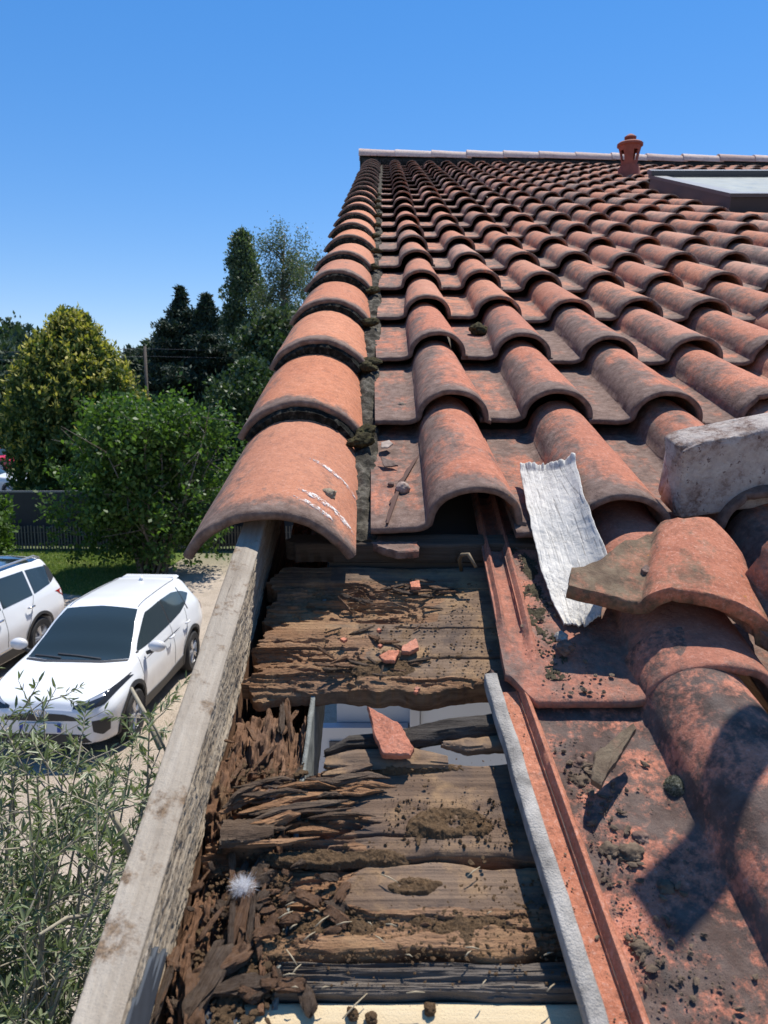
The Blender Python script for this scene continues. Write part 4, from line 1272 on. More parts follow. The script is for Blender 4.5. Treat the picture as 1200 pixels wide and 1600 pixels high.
# tile lying one row below, its left ribs bare
rim_tile = tile_mesh('rimmed_tile', 91, terracotta('worn_clay', (0.39, 0.115, 0.062), (0.46, 0.17, 0.10), 0.50, lichen=.2, pan=.15), u0=-.212, length=.52, ribs=True, nd=70, chip=.03, rollh=.78, lip=lambda U: .045 * sstep(-.180, -.212, U) ** 1.3 + .012 * np.clip(U + .12, 0, .08) * 4)
tA = put('loose_roof_tile', rim_tile, .345, .622, .034, 'clay tile with two bare ribs along its left edge, pushed out under the lowest row', 'roof tile', yaw=radians(-1.2), tiltx=-.030)
# the lowest tile with the white rim
low_tile = tile_mesh('white_rim_tile', 95, lichen_clay, u0=-.212, length=.60, ribs=True, nd=90, chip=.0, u1=.078)
tB = put('loose_roof_tile', low_tile, .372, .100, -.001 + .012, 'lichen covered clay tile with a white rim, lowest one at the right', 'roof tile', yaw=radians(4.6), tiltx=.012)
def over(tile, u0, u1, d0, d1, mat, name, h, nu=16, nd=80, seed=1, wav=.0006, thick=.004):
    u = np.linspace(0, 1, nu)[None, :]; d = np.linspace(d0, d1, nd)[:, None]
    U = u0 + (u1 - u0) * u + 0 * d + .0012 * fbm(d * 25 + seed, 0 * u, 0, 3)
    Dd = d + 0 * u
    W = h * np.sin(np.clip(u, 0, 1) * pi) ** .5 + .0145 + wav * fbm(d * 90, u * 4, seed, 3) + 0 * d
    T = np.stack([U, Dd, W], -1); B = T.copy(); B[..., 2] = .0145 - thick - .004
    V, F = slab(T, B)
    return obj(name, mesh(name, V, F, mat, sharp=70), tile)
over(tB, -.2150, -.2010, .004, .590, lime, 'white_rim', .0020, seed=5, thick=.010)
# orange clean channel between rim and rib
clean = terracotta('clean_channel_clay', (0.41, 0.135, 0.07), (0.49, 0.19, 0.11), 0.34, pan=0)
u = np.linspace(-.1990, -.168, 14)[None, :]; d = np.linspace(.004, .575, 90)[:, None]
r2 = np.exp(-((u - (-.212 + .036)) / .0045) ** 4) * .0138
T = np.stack([u + 0 * d, d + 0 * u, .0012 + r2 + 0 * d + .0004 * fbm(u * 200, d * 60, 2, 3)], -1); B = T.copy(); B[..., 2] = -.003
V, F = slab(T, B); obj('channel', mesh('channel', V, F, clean, sharp=60), tB)

# broken S-shaped piece lying across
pieceC = tile_mesh('broken_tile', 97, mossy_clay, u0=-.150, length=.185, nd=44, chip=.05, th=.018, rollh=.60, rough=.0016, head=lambda U: -.150 * sstep(-.05, -.15, U) - .05 * sstep(.0, .07, U) + .018 * fbm(U * 40, 3, 0, 3))
put('broken_tile_piece', pieceC, .352, .695, .086, 'broken mossy tile piece with a wavy lip, lying across the rimmed tile', 'tile piece', yaw=radians(-17), tiltx=.02, tilty=radians(8))
pieceD = tile_mesh('broken_tile', 99, clay_near, u0=-.10, length=.13, nd=30, chip=.03, th=.016, u1=.03, head=lambda U: .02 * fbm(U * 40, 5, 0, 3))
put('broken_tile_piece', pieceD, .520, .665, .096, 'small pink broken tile piece at the right edge, on top of the mossy one', 'tile piece', yaw=radians(24), tiltx=.10, tilty=radians(-9))
V, F = lump(310, (.010, .016, .022), 1.0, 3, .2)
put('clay_fragment', mesh('clay_fragment', V, F, clay_near), .487, .735, .118, 'upright rounded clay fragment at the right edge', 'fragment')
# tile under the second column, further down the slope at the right
put('loose_roof_tile', tile_mesh('under_tile', 93, clay_near, nd=30, length=.44), .560, .560, .034, 'clay tile at the right edge behind the broken pieces', 'roof tile', tiltx=-.03)
put('loose_roof_tile', tile_mesh('under_tile', 94, clay_near, nd=30, length=.46), .585, .130, .010, 'clay tile outside the lower right corner', 'roof tile', tiltx=.0)

# chipped lip on the third tile of the second row, and one small shard under the first pan
def shard(outline, th, mat, seed, n=9, bend=0.0):
    """a flat fired-clay chip from an outline (metres)"""
    P = np.array(outline, float); c = P.mean(0)
    rg = np.random.default_rng(seed)
    Q = []
    for i in range(len(P)):
        a, b = P[i], P[(i + 1) % len(P)]
        for t in np.linspace(0, 1, n, endpoint=False):
            p = a + (b - a) * t
            nrm = np.array([b[1] - a[1], a[0] - b[0]]); nrm /= np.linalg.norm(nrm) + 1e-9
            Q.append(p + nrm * np.linalg.norm(b - a) * .05 * float(fbm(t * 6 + i * 3.3 + seed, seed, 0, 3)))
    Q = np.array(Q); m = len(Q); rings = [1.0, .93, .6, .3]
    V = []; 
    for k, s in enumerate(rings):
        q = c + (Q - c) * s
        z = (0.35 * th if k == 0 else th / 2) + .0008 * fbm(q[:, 0] * 300, q[:, 1] * 300, seed, 3) * (k > 0)
        V.append(np.column_stack([q, z + bend * q[:, 0] ** 2 * 30]))
    V.append(np.array([[c[0], c[1], th / 2]]))
    top = np.concatenate(V); bot = top.copy(); bot[:, 2] = top[:, 2] - th * (1.0) ; bot[:m, 2] = -th * .35
    nt = len(top); F = []
    for o, rev in ((0, 0), (nt, 1)):
        for k in range(3):
            for i in range(m):
                j = (i + 1) % m
                f = (o + k * m + i, o + k * m + j, o + (k + 1) * m + j, o + (k + 1) * m + i)
                F.append(f[::-1] if rev else f)
        for i in range(m):
            f = (o + 3 * m + i, o + 3 * m + (i + 1) % m, o + 4 * m); F.append(f[::-1] if rev else f)
    for i in range(m):
        j = (i + 1) % m; F.append((j, i, nt + i, nt + j))
    return mesh('chip', np.concatenate([top, bot]), F, mat, sharp=35)

def poly_on(pxs, N):
    P = [at_roof(x, y, N) for x, y in pxs]; c = np.mean(P, 0)
    return c, [(p[0] - c[0], p[1] - c[1]) for p in P]
def chip(name, pxs, N, th, mat, seed, lab, cat='clay chip', grp=None, tx=0, ty=0, lift=0):
    c, o = poly_on(pxs, N)
    return put(name, shard(o[::-1] if area(o) < 0 else o, th, mat, seed), c[0], c[1], N + lift, lab, cat, grp, tiltx=tx, tilty=ty)
def area(o): return sum(o[i][0] * o[(i + 1) % len(o)][1] - o[(i + 1) % len(o)][0] * o[i][1] for i in range(len(o)))
fibDk = plain('dark_crack_clay', (0.10, 0.045, 0.03), .9, var=.4)
GC = 'fresh orange clay chips on the boards'
chip('clay_shard', [(574, 1114), (626, 1138), (646, 1170), (641, 1179), (598, 1178), (586, 1155)], .022, .009, raw_clay, 1, 'large orange clay shard leaning on the broken stick in the gap', grp=GC, tx=.20)
chip('clay_chip', [(592, 1026), (608, 1018), (625, 1018), (617, 1035), (600, 1034)], .008, .005, raw_clay, 2, 'orange clay chip on the upper board, left one of the touching pair', grp=GC)
chip('clay_chip', [(628, 1012), (650, 1000), (655, 1014), (640, 1021), (627, 1020)], .008, .006, raw_clay, 3, 'orange clay chip on the upper board, right one of the touching pair', grp=GC)
chip('clay_chip', [(640, 912), (655, 908), (657, 920), (642, 920)], .010, .005, raw_clay, 4, 'small orange clay chip at the shadow edge of the knotty board', grp=GC)
for k, (x, y) in enumerate(((537, 1000), (594, 1010), (652, 1077), (592, 985), (650, 1082))):
    w = (6, 4, 5, 4, 4)[k]
    chip('clay_crumb', [(x - w, y), (x, y - w * .6), (x + w, y), (x, y + w * .6)], .008, .004, raw_clay, 10 + k,
         ('pink clay crumb left on the upper board near the shadow', 'tiny orange clay crumb left of the touching chips', 'tiny orange crumb on the splintered board edge over the gap', 'tiny orange crumb among the splinters of the upper board', 'second tiny crumb at the splintered board edge')[k], grp=GC)
# chip pieces on the roof near the mortar
chip('clay_shard', [(572, 848), (654, 846), (654, 868), (622, 872), (596, 862)], .030, .012, clay_near, 21, 'broken sooty clay shard hanging under the lip of the first pan', 'clay shard', tx=-.15)
chip('clay_chip', [(655, 700), (657, 699), (633, 742), (613, 788), (606, 828), (603, 828), (610, 788), (629, 742)], .0470, .0035, fibDk, 22, 'long thin curled sliver along the crack in the first pan', 'clay sliver', tx=-.07)
chip('pale_flake', [(596, 692), (608, 688), (614, 694), (606, 700), (596, 700)], .044, .003, plain('pale_flake', (0.38, 0.30, 0.25), .9, var=.4, scale=60), 23, 'small pale flake on the first pan near the mortar', 'flake')
chip('dark_flake', [(594, 716), (616, 722), (622, 727), (600, 728)], .046, .003, clay_near, 24, 'thin dark flake on the first pan under the second row', 'flake', tx=.15)
chip('clay_chip', [(925, 1195), (985, 1152), (990, 1160), (975, 1182), (938, 1243), (921, 1232)], .036, .010, mossy_clay, 25, 'long brown clay fragment leaning on the lichen covered tile', 'clay shard', tx=.1, lift=.012)

# small rubble on the broken pieces
for k, (x, y, w, N_, lab) in enumerate(((1010, 892, 9, .100, 'small white and brown pebble shard on the wavy broken tile'), (1070, 880, 14, .108, 'crumbled clay shard on the crest of the wavy broken tile'), (1092, 862, 8, .108, 'tiny clay shard near the top corner of the wavy broken tile'), (1150, 905, 10, .108, 'clay shard beside the pink broken piece'))):
    chip('clay_shard', [(x - w, y), (x - w * .2, y - w * .6), (x + w, y - w * .1), (x + w * .3, y + w * .6), (x - w * .6, y + w * .5)], N_, .008, (clay_near, raw_clay, clay_near, clay_near, raw_clay)[k], 60 + k, lab, 'clay shard', tx=.1)

# stones and moss balls
stoneM = terracotta('grey_pebble', (0.30, 0.27, 0.23), (0.42, 0.38, 0.32), .3, pan=0)
def pebble(px, py, N, s, lab, seed, mat=stoneM, cat='pebble', name='pebble', flat=.7, rough=.35, grp=None):
    X, D = at_roof(px, py, N + s * flat * .6)
    V, F = lump(seed, s, flat, 4, rough)
    return put(name, mesh(name, V, F, mat), X, D, N + s * flat * .7, lab, cat, grp)
pebble(629, 764, .043, .0115, 'round grey pebble on the first pan beside the crack', 401, flat=.9, rough=.2)
pebble(512, 773, .082, .0105, 'knobbly tan pebble beside the paint strokes on the lowest verge tile', 402, plain('tan_stone', (0.42, 0.33, 0.22), .9, var=.5, scale=80, bump=.002), rough=.6)
pebble(628, 634, .042, .009, 'small brown pebble on the second row pan', 403, plain('brown_stone', (0.2, 0.15, 0.11), .9, var=.5, scale=80))
pebble(611, 757, .044, .005, 'tiny dark pebble left of the round grey one', 404, clay_near)
pebble(748, 516, .034, .024, 'brown moss tuft in the pan between the first two columns', 405, moss_green, 'moss', 'moss_tuft', .7, .5)
ballM = Mat('moss_ball_fuzz', .95, .1); _c = ballM.coord(); _n = ballM.noise(_c, 260, 5, .8)
ball = ballM.done(ballM.ramp(_n, [(.35, (.02, .022, .017)), (.5, (.10, .10, .075)), (.65, (.33, .33, .27))]), ballM.bump(_n, .004))
def mossball(px, py, N, s, lab, seed):
    X, D = at_roof(px, py, N + s * .7)
    V, F = lump(seed, s, .85, 4, .12)
    rg = np.random.default_rng(seed)
    k = 2600; d = rg.normal(0, 1, (k, 3)); d /= np.linalg.norm(d, axis=1)[:, None]; d[:, 2] *= .85
    V2, F2 = leaves(d * s * .97, s * .16, seed, 0, d * 1.5, .22)
    Va, Fa = V, np.array(F)
    e = put('moss_ball', mesh('moss_ball', Va, Fa, ball), X, D, N + s * .62, lab, 'moss', 'grey moss balls on the lichen covered tile')
    obj('fuzz', mesh('fuzz', V2, F2, [leaf_mat('moss_hair', [(.05, .06, .035), (.12, .13, .08), (.3, .3, .22)], .8, .2, tint=(1, 1, .8))]), e)
mossball(1057, 1229, .012, .0105, 'round fuzzy grey moss ball in the sun on the lichen covered tile', 411)
mossball(1043, 1168, .012, .0095, 'round moss ball in the shade under the broken tile', 412)

# corrugated foil strip
foM = Mat('crumpled_foil', .65, .25, .0)
_c = foM.coord(); _n1 = foM.noise(_c, 90, 5, .7, dist=.6); _n2 = foM.voro(_c, 70)
_ln = foM.ramp(foM.noise(foM.mapping(_c, (420, 9, 60), (0, 0, .16)), 1.0, 4, .7), [(.36, .75), (.44, 0)])
_ck = foM.N('TexVoronoi', {'Vector': _c, 'Scale': 130}, feature='DISTANCE_TO_EDGE').outputs[0]
_ck = foM.math('MULTIPLY', foM.ramp(_ck, [(0, .6), (.06, 0)]), foM.ramp(foM.noise(_c, 30, 3), [(.45, 0), (.6, 1)]))
foil = foM.done(foM.mix(foM.math('MAXIMUM', _ln, _ck), foM.mix(foM.ramp(foM.noise(_c, 20, 6, .7), [(.35, 0), (.7, 1)]), (0.46, 0.43, 0.38), (0.58, 0.545, 0.49)), (0.16, 0.14, 0.12)), foM.bump(_n2, .0010, .9, foM.bump(_n1, .0012)), foM.ramp(_n1, [(.3, .45), (.7, .6)]))
nu, nv = 130, 360
u = np.linspace(0, 1, nu)[None, :]; v = np.linspace(0, 1, nv)[:, None]
L = [(880, 972, .040), (846, 895, .052), (826, 800, .066), (811, 727, .068)]
Rr_ = [(938, 962, .052), (955, 888, .075), (916, 790, .098), (896, 719, .100)]
def path(K, t):
    P = np.array([[*at_roof(x, y, n), n] for x, y, n in K]); s = np.linspace(0, 1, len(K))
    return np.stack([np.interp(t, s, P[:, k]) for k in range(3)], -1)
vv = np.linspace(0, 1, nv)
def smooth(a, k=45):
    p = np.pad(a, ((k, k), (0, 0)), mode='reflect', reflect_type='odd'); ker = np.hanning(2 * k + 1); ker /= ker.sum()
    return np.stack([np.convolve(p[:, i], ker, 'valid') for i in range(3)], -1)
Lp, Rp = smooth(path(L, vv)), smooth(path(Rr_, vv))
P = Lp[:, None, :] * (1 - u[..., None]) + Rp[:, None, :] * u[..., None]
P[..., 0] += .0025 * fbm(v * 14, u * 0 + 3, 0, 4) * ((u < .05) | (u > .95)) + .0012 * fbm(v * 8, u * 2, 3, 3)
P[..., 1] += .006 * fbm(u * 9, v * 0, 5, 4) * (sstep(.06, 0, v) + sstep(.94, 1, v))
ribs_ = -.0013 * np.clip(np.cos(u * 8 * 2 * pi + .8 * fbm(v * 3, u, 2, 2)), .80, 1) * 3
P[..., 2] += ribs_ * .25 + .0016 * fbm(u * 4, v * 9, 7, 5) + .0005 * fbm(u * 14, v * 60, 9, 3) - .006 * np.sin(u * pi) + .006 * sstep(.8, 1, u) * sstep(.15, .5, v)
P[..., 2] += .006 * sstep(.05, 0, v) * fbm(u * 16, 3, 0, 3) + .006 * sstep(.96, 1, v) * (1 + fbm(u * 20, 3, 0, 3))
B = P.copy(); B[..., 2] -= .0022
V, F = slab(P, B)
put('foil_strip', mesh('foil_strip', V, F, foil), 0, 0, 0, 'crumpled silver foil flashing strip lying between two tile columns', 'flashing')

# whitish mortar block upper right
blockM = Mat('whitewashed_mortar', .9, .2)
_c = blockM.coord(); _n = blockM.noise(_c, 24, 8, .75); _m = blockM.noise(_c, 90, 6, .75)
block = blockM.done(blockM.mix(blockM.ramp(_m, [(.60, 0), (.64, .8)]), blockM.ramp(_n, [(.36, (.20, .13, .10)), (.48, (.46, .385, .34)), (.62, (.60, .54, .48))]), (.10, .04, .03)), blockM.bump(_m, .004, 1, blockM.bump(_n, .01)))
nb, na = 120, 90
s = np.linspace(0, 1, nb)[:, None]; a = np.linspace(0, 2 * pi, na, endpoint=False)[None, :]
# section: rounded trapezoid, flat bottom
def sq(c, p): return np.sign(c) * np.abs(c) ** p
cy = sq(np.cos(a), .16) * (.036); cz = sq(np.sin(a), .16) * (.060)
cy = cy * (1 - .15 * (np.sin(a) > 0)) 
endr = np.clip(s / .05, 0, 1) ** .5 * np.clip((1 - s) / .04, 0, 1) ** .5
endr = (.93 + .07 * endr) * (.95 + .05 * np.clip(s / .3, 0, 1))
X = .0 + .34 * s + .006 * fbm(a * 2, s * 6, 3, 3) + 0 * a
Yb = cy * endr + .003 * fbm(s * 9, np.cos(a) * 1.2, np.sin(a) * 1.2, 5) + .010 * s
Zb = cz * endr + .003 * fbm(s * 9 + 5, np.cos(a) * 1.2, np.sin(a) * 1.2, 5) + .006 * s
V = np.stack([X, Yb, Zb], -1).reshape(-1, 3)
F = []
for i in range(nb - 1):
    for j in range(na):
        j2 = (j + 1) % na; F.append((i * na + j, i * na + j2, (i + 1) * na + j2, (i + 1) * na + j))
V = np.concatenate([V, [[-.004, 0, 0], [.344, .01, .006]]]); c0 = len(V) - 2
for j in range(na):
    j2 = (j + 1) % na; F.append((c0, j2, j)); F.append((c0 + 1, (nb - 1) * na + j, (nb - 1) * na + j2))
X0, D0_ = at_roof(1048, 745, .125)
put('mortar_block', mesh('mortar_block', V, F, block, sharp=60), X0 + .008, D0_ + .02, .118, 'whitewashed block of old mortar at the right edge above the broken tiles', 'mortar block', yaw=radians(7), tilty=radians(-6))

# hook of bent metal in the shade
g = Geo(); X_, D_k = at_roof(722, 872, .03)
g.tube([(0, 0, -.02), (-.004, -.004, .0), (-.002, -.012, .012), (.006, -.02, .018), (.016, -.032, .004)], [.0028, .003, .003, .0028, .002], 8)
put('bent_hook', g.mesh('bent_hook', [plain('rusty_metal', (0.20, 0.15, 0.09), .7, .3, var=.5)]), X_, D_k, .03, 'small bent rusty hook in the shade under the first roll', 'hook')

# sticks across the gap
stick = timber('charred_stick_wood', [(0.02, 0.016, 0.013), (0.06, 0.05, 0.042), (0.13, 0.115, 0.10)], 'x', 1.2, grey=.25, bump=.004)
def bar(pts, wid, thk, mat, seed, N, n=160, k=26, rag=.3):
    """a split piece of timber following image points on the plane N"""
    C = np.array([[*at_roof(x, y, N), N] for x, y in pts]); t = np.linspace(0, 1, n); s = np.linspace(0, 1, len(pts))
    P = np.stack([np.interp(t, s, C[:, i]) for i in range(3)], -1)
    w = np.interp(t, np.linspace(0, 1, len(wid)), wid); h = np.interp(t, np.linspace(0, 1, len(thk)), thk)
    a = np.linspace(0, 2 * pi, k, endpoint=False)
    Tn, An = np.meshgrid(t, a, indexing='ij')
    rn = 1 + rag * fbm(Tn * 4, np.cos(An) * 3 + seed, np.sin(An) * 3, 4) + .12 * fbm(Tn * 8, np.cos(An) * 16 + seed, np.sin(An) * 16, 2)
    c0 = P.mean(0)
    V = np.stack([P[:, 0][:, None] + .004 * fbm(An * 3, seed, 0, 3) * (Tn < .03), P[:, 1][:, None] + sq(np.cos(An), .7) * w[:, None] * rn, P[:, 2][:, None] + sq(np.sin(An), .7) * h[:, None] * rn], -1) - c0
    F = []
    for i in range(n - 1):
        for j in range(k):
            j2 = (j + 1) % k; F.append((i * k + j, i * k + j2, (i + 1) * k + j2, (i + 1) * k + j))
    F.append(tuple(range(k))[::-1]); F.append(tuple((n - 1) * k + j for j in range(k)))
    return mesh('bar', V.reshape(-1, 3), F, mat, sharp=60), c0
me, c0 = bar([(508, 1178), (545, 1160), (590, 1158), (650, 1153), (700, 1143), (790, 1133)], [.002, .007, .008, .011, .013, .014], [.003, .006, .007, .009, .010, .010], stick, 3, .006)
put('broken_stick', me, *c0, 'dark broken length of batten lying across the gap', 'broken batten')
me, c0 = bar([(508, 1192), (560, 1190), (640, 1185), (700, 1192)], [.006, .014, .014, .007], [.004, .007, .007, .004], grey_wood, 5, .002)
put('split_board_piece', me, *c0, 'flat grey split board piece under the orange shard, front of the gap', 'board piece')
me, c0 = bar([(690, 1163), (730, 1168), (800, 1162)], [.003, .009, .010], [.003, .006, .006], grey_wood, 6, .006)
put('split_board_piece', me, *c0, 'pale split board piece at the right end of the gap', 'board piece')
me, c0 = bar([(505, 1212), (540, 1207), (582, 1196)], [.003, .006, .002], [.003, .004, .002], grey_wood, 8, .006, 80)
put('split_board_piece', me, *c0, 'short grey splinter at the left corner of the gap', 'board piece')

# orange fibres standing off the rotted board end
fib = timber('orange_fibre_wood', [(0.0672, 0.0285, 0.0124), (0.2352, 0.1200, 0.0567), (0.3864, 0.2175, 0.1127)], 'x', 1.1, grey=.15, bump=.003)
fibd = timber('dark_fibre_wood', [(0.0240, 0.0160, 0.0104), (0.0880, 0.0560, 0.0360), (0.1760, 0.1240, 0.0800)], 'x', 1.1, grey=.12, bump=.003)
fibers = [([(345, 1270), (375, 1252), (400, 1242), (440, 1240)], .005, fib), ([(372, 1272), (420, 1262), (470, 1246), (530, 1238)], .0045, fib), ([(395, 1282), (440, 1266), (500, 1258), (545, 1250)], .004, fibd),
          ([(362, 1290), (410, 1290), (450, 1276), (470, 1272)], .005, fib), ([(430, 1268), (480, 1256), (530, 1262), (560, 1252)], .0035, fib), ([(470, 1230), (520, 1226), (560, 1236), (600, 1236)], .0045, fib),
          ([(342, 1322), (390, 1318), (440, 1316), (500, 1308)], .003, fib), ([(480, 1216), (520, 1222), (575, 1212), (610, 1216)], .004, fibd), ([(400, 1225), (440, 1236), (480, 1240), (500, 1250)], .004, fibd),
          ([(450, 1300), (490, 1296), (530, 1300)], .003, fib), ([(540, 1224), (585, 1226), (620, 1230)], .003, fib), ([(350, 1262), (372, 1240), (400, 1228)], .004, fibd)]
rf = random.Random(8)
for k in range(26):
    x = rf.uniform(350, 540); y = 1222 + rf.random() * 80; l = rf.uniform(40, 110)
    if x - 350 > 230 - (y - 1222) * 1.2: continue
    fibers.append(([(x, y), (x + l * .3, y - rf.uniform(0, 6)), (x + l * .7, y - rf.uniform(2, 12)), (x + l, y - rf.uniform(0, 12))], rf.uniform(.0016, .0034), (fib, fibd)[k % 2]))
for i, (pts, w, m) in enumerate(fibers):
    me, c0 = bar(pts, [w * .25, w, w * .9, w * .12], [w * .25, w * .8, w * .75, w * .15], m, 20 + i, .003 + .0025 * (i % 4), 110, 22, .75)
    put('wood_fibre', me, *c0, 'long brown fibre of wood splitting off the rotted board end below the gap', 'wood splinter', 'fibres splitting off the rotted board end')
me, c0 = bar([(346, 1302), (390, 1300), (428, 1298)], [.0135, .012, .006], [.005, .005, .003], fibd, 44, .010, 80, 24, .3)
put('wood_flake', me, *c0, 'wide squarish flake of brown wood at the left end of the broad board', 'wood splinter')

# splinters filling the hollow by the bargeboard
def splinter_mesh(L, w, t, seed, mat):
    """a fractured sliver: flat sides, grooves along the grain, jagged ends"""
    n, k = 26, 20
    rg = np.random.default_rng(seed)
    x = np.linspace(-.5, .5, n); a = np.linspace(0, 2 * pi, k, endpoint=False) + .2
    Xg, Ag = np.meshgrid(x, a, indexing='ij')
    cy, cz = sq(np.cos(Ag), .45), sq(np.sin(Ag), .45)
    p = rg.uniform(5, 14)
    env = np.clip(1 - np.abs(Xg * 2) ** p * .55, .12, 1) * (1 + rg.uniform(-.5, .5) * Xg)
    gr = 1 + .38 * fbm(Xg * 2.5, cy * 3 + seed, cz * 3, 3) + .34 * fbm(Xg * 3, cy * 9 + seed, cz * 9, 3)
    jag = .34 * fbm(cy * 3.2 + seed, cz * 3.2, (Xg > 0) * 7.0, 5, .7) * np.abs(Xg * 2) ** 1.2
    bend = rg.uniform(-.35, .35); tw = rg.uniform(-1, 1) * Xg
    Y = cy * w * env * gr + bend * w * (Xg * 2) ** 2; Z = cz * t * env * gr
    Y, Z = Y * np.cos(tw) - Z * np.sin(tw), Y * np.sin(tw) + Z * np.cos(tw)
    V = np.stack([(Xg + jag) * L, Y, Z], -1).reshape(-1, 3)
    F = [(i * k + j, i * k + (j + 1) % k, (i + 1) * k + (j + 1) % k, (i + 1) * k + j) for i in range(n - 1) for j in range(k)]
    F += [tuple(range(k))[::-1], tuple((n - 1) * k + j for j in range(k))]
    return mesh('splinter', V, F, mat, sharp=32)
fibS = timber('splinter_wood', [(0.0627, 0.0294, 0.0149), (0.2038, 0.1085, 0.0598), (0.3528, 0.2100, 0.1222)], 'x', .45, grey=.25, bump=.0022, fine=1)
fibD = timber('dark_splinter_wood', [(0.0375, 0.0225, 0.0150), (0.1125, 0.0750, 0.0510), (0.2250, 0.1613, 0.1125)], 'x', .45, grey=.2, bump=.0022, fine=1)
fibS2 = timber('brown_chunk_wood', [(0.06, 0.035, 0.022), (0.16, 0.10, 0.065), (0.26, 0.18, 0.12)], 'x', .8, grey=.1, bump=.002)
SP = [splinter_mesh(1, .075, .045, 500 + i, (fibD, fibS, fibS, fibD)[i % 4]) for i in range(14)]
CH = [splinter_mesh(1, .24, .12, 530 + i, (fibS, fibD, fibS)[i % 3]) for i in range(12)]
rp = random.Random(77)
def strew(n, xr, dr, nr, smin, smax, ms, yaw0, yawv, lab, grp, name='wood_splinter'):
    for i in range(n):
        X = rp.uniform(*xr); D = rp.uniform(*dr); s = rp.uniform(smin, smax)
        o = put(name, rp.choice(ms), X, D, rp.uniform(*nr), lab, 'wood splinter', grp, yaw=rp.gauss(yaw0, yawv), tiltx=rp.gauss(0, .35), tilty=rp.gauss(0, .25))
        o.scale = (s, s, s)
strew(56, (-.165, -.086), (.335, .62), (-.030, .002), .010, .042, SP, pi / 2, .45, 'brown splinter in the loose heap between the bargeboard and the boards', 'splinters heaped beside the bargeboard')
strew(46, (-.166, -.075), (.345, .46), (-.026, .000), .006, .022, CH, pi / 2, .8, 'chunky crumb of rotten wood in the hollow beside the bargeboard', 'rotten wood chunks beside the bargeboard', 'rotten_wood_chunk')
strew(26, (-.105, -.030), (.34, .46), (-.006, .002), .008, .022, CH, 0, .5, 'small rotten wood chunk on the decayed ends of the lower boards', 'rotten wood chunks on the decayed board ends', 'rotten_wood_chunk')
strew(22, (-.080, .06), (.70, .80), (.000, .006), .012, .030, SP, 0, .7, 'short splinter lying near the front edge of the board above the gap', 'splinters along the front of the wide upper board')
strew(20, (-.055, .10), (.835, .90), (.004, .010), .014, .034, SP, 0, .35, 'thin splinter lying across the shadowed upper half of the wide knotty board', 'splinters on the wide knotty board')
strew(9, (-.160, -.09), (.56, .67), (-.030, -.008), .02, .05, SP, pi / 2, .25, 'upright fibre on the crumbling rafter beside the gap', 'fibres on the rotten rafter')
# big twisted chunk bottom left
for k, (x, y, h, yw, lab) in enumerate(((322, 1530, .040, 1.2, 'long brown slab of rotten wood in the bottom left hollow'), (352, 1500, .030, .5, 'rust brown chunk above the long slab in the bottom left hollow'), (300, 1560, .030, 1.8, 'brown chunk at the very bottom of the hollow'), (372, 1535, .026, .2, 'brown chunk right of the long slab'))):
    X, D = at_roof(x, y, .0)
    o = put('rotten_wood_chunk', CH[(k * 2 + 1) % 12], X, D, -.004, lab, 'wood chunk', yaw=yw); o.scale = (h * 1.4, h, h)
for k, (x, y, h) in enumerate(((372, 1440, .04), (383, 1430, .045), (392, 1445, .04), (362, 1446, .034), (404, 1462, .03))):
    X, D = at_roof(x, y, .0)
    o = put('wood_splinter', SP[(k * 3 + 2) % 12], X, D, .0, 'upright dark fibre in the row standing below the white fluff', 'wood splinter', 'standing fibres below the fluff', yaw=pi / 2 + .1 * (k - 2), tilty=-.3)
    o.scale = (h, h * .9, h * .9)

# rot dust and soil: uncountable
soilM = Mat('rot_dust', .98, .05)
_c = soilM.coord(); _n = soilM.noise(_c, 260, 6, .8); _b = soilM.noise(_c, 40, 5, .7)
soil = soilM.done(soilM.mix(soilM.ramp(_n, [(.72, 0), (.75, .8)]), soilM.mix(soilM.ramp(_b, [(.35, 0), (.65, 1)]), soilM.ramp(_n, [(.3, (.05, .028, .015)), (.52, (.155, .096, .052)), (.70, (.30, .20, .12))]), (.13, .085, .05)), (.5, .45, .38)), soilM.bump(_n, .004))
def soil_patch(X0, X1, Da, Db, base, H, seed, thr, nx, nd, mask=None, f=1.0):
    x = np.linspace(X0, X1, nx); d = np.linspace(Da, Db, nd); Xg, Dg = np.meshgrid(x, d)
    wx = .35 * fbm(Xg * 35, Dg * 35, seed + 20, 4); r_ = np.sqrt(np.abs((Xg - X0) / (X1 - X0) * 2 - 1) ** 2.4 + np.abs((Dg - Da) / (Db - Da) * 2 - 1) ** 2.2) + wx
    m = sstep(1.0, .45, r_)
    if mask is not None: m = m * mask(Xg, Dg)
    n = fbm(Xg * 30 * f, Dg * 34 * f, seed, 4); nn = fbm(Xg * 150, Dg * 150, seed, 3); n3 = fbm(Xg * 520, Dg * 520, seed, 2)
    h = (m * 1.3 + n * .8 - thr) * H + nn * .0022 * (m > .05) + n3 * .0009
    return np.stack([Xg, Dg, base + np.minimum(h, H * 1.3)], -1), h
def soil_mesh(*a, **k):
    T, h = soil_patch(*a, **k)
    base = a[4]
    keep = h > -.0015
    T[..., 2] = np.maximum(T[..., 2], base - .003)
    B = T.copy(); B[..., 2] = base - .006
    nd, nx = h.shape
    i = np.arange(nd * nx).reshape(nd, nx)
    kq = keep[:-1, :-1] | keep[1:, :-1] | keep[:-1, 1:] | keep[1:, 1:]
    q = np.stack([i[:-1, :-1], i[:-1, 1:], i[1:, 1:], i[1:, :-1]], -1)[kq]
    return T.reshape(-1, 3), q
parts = []
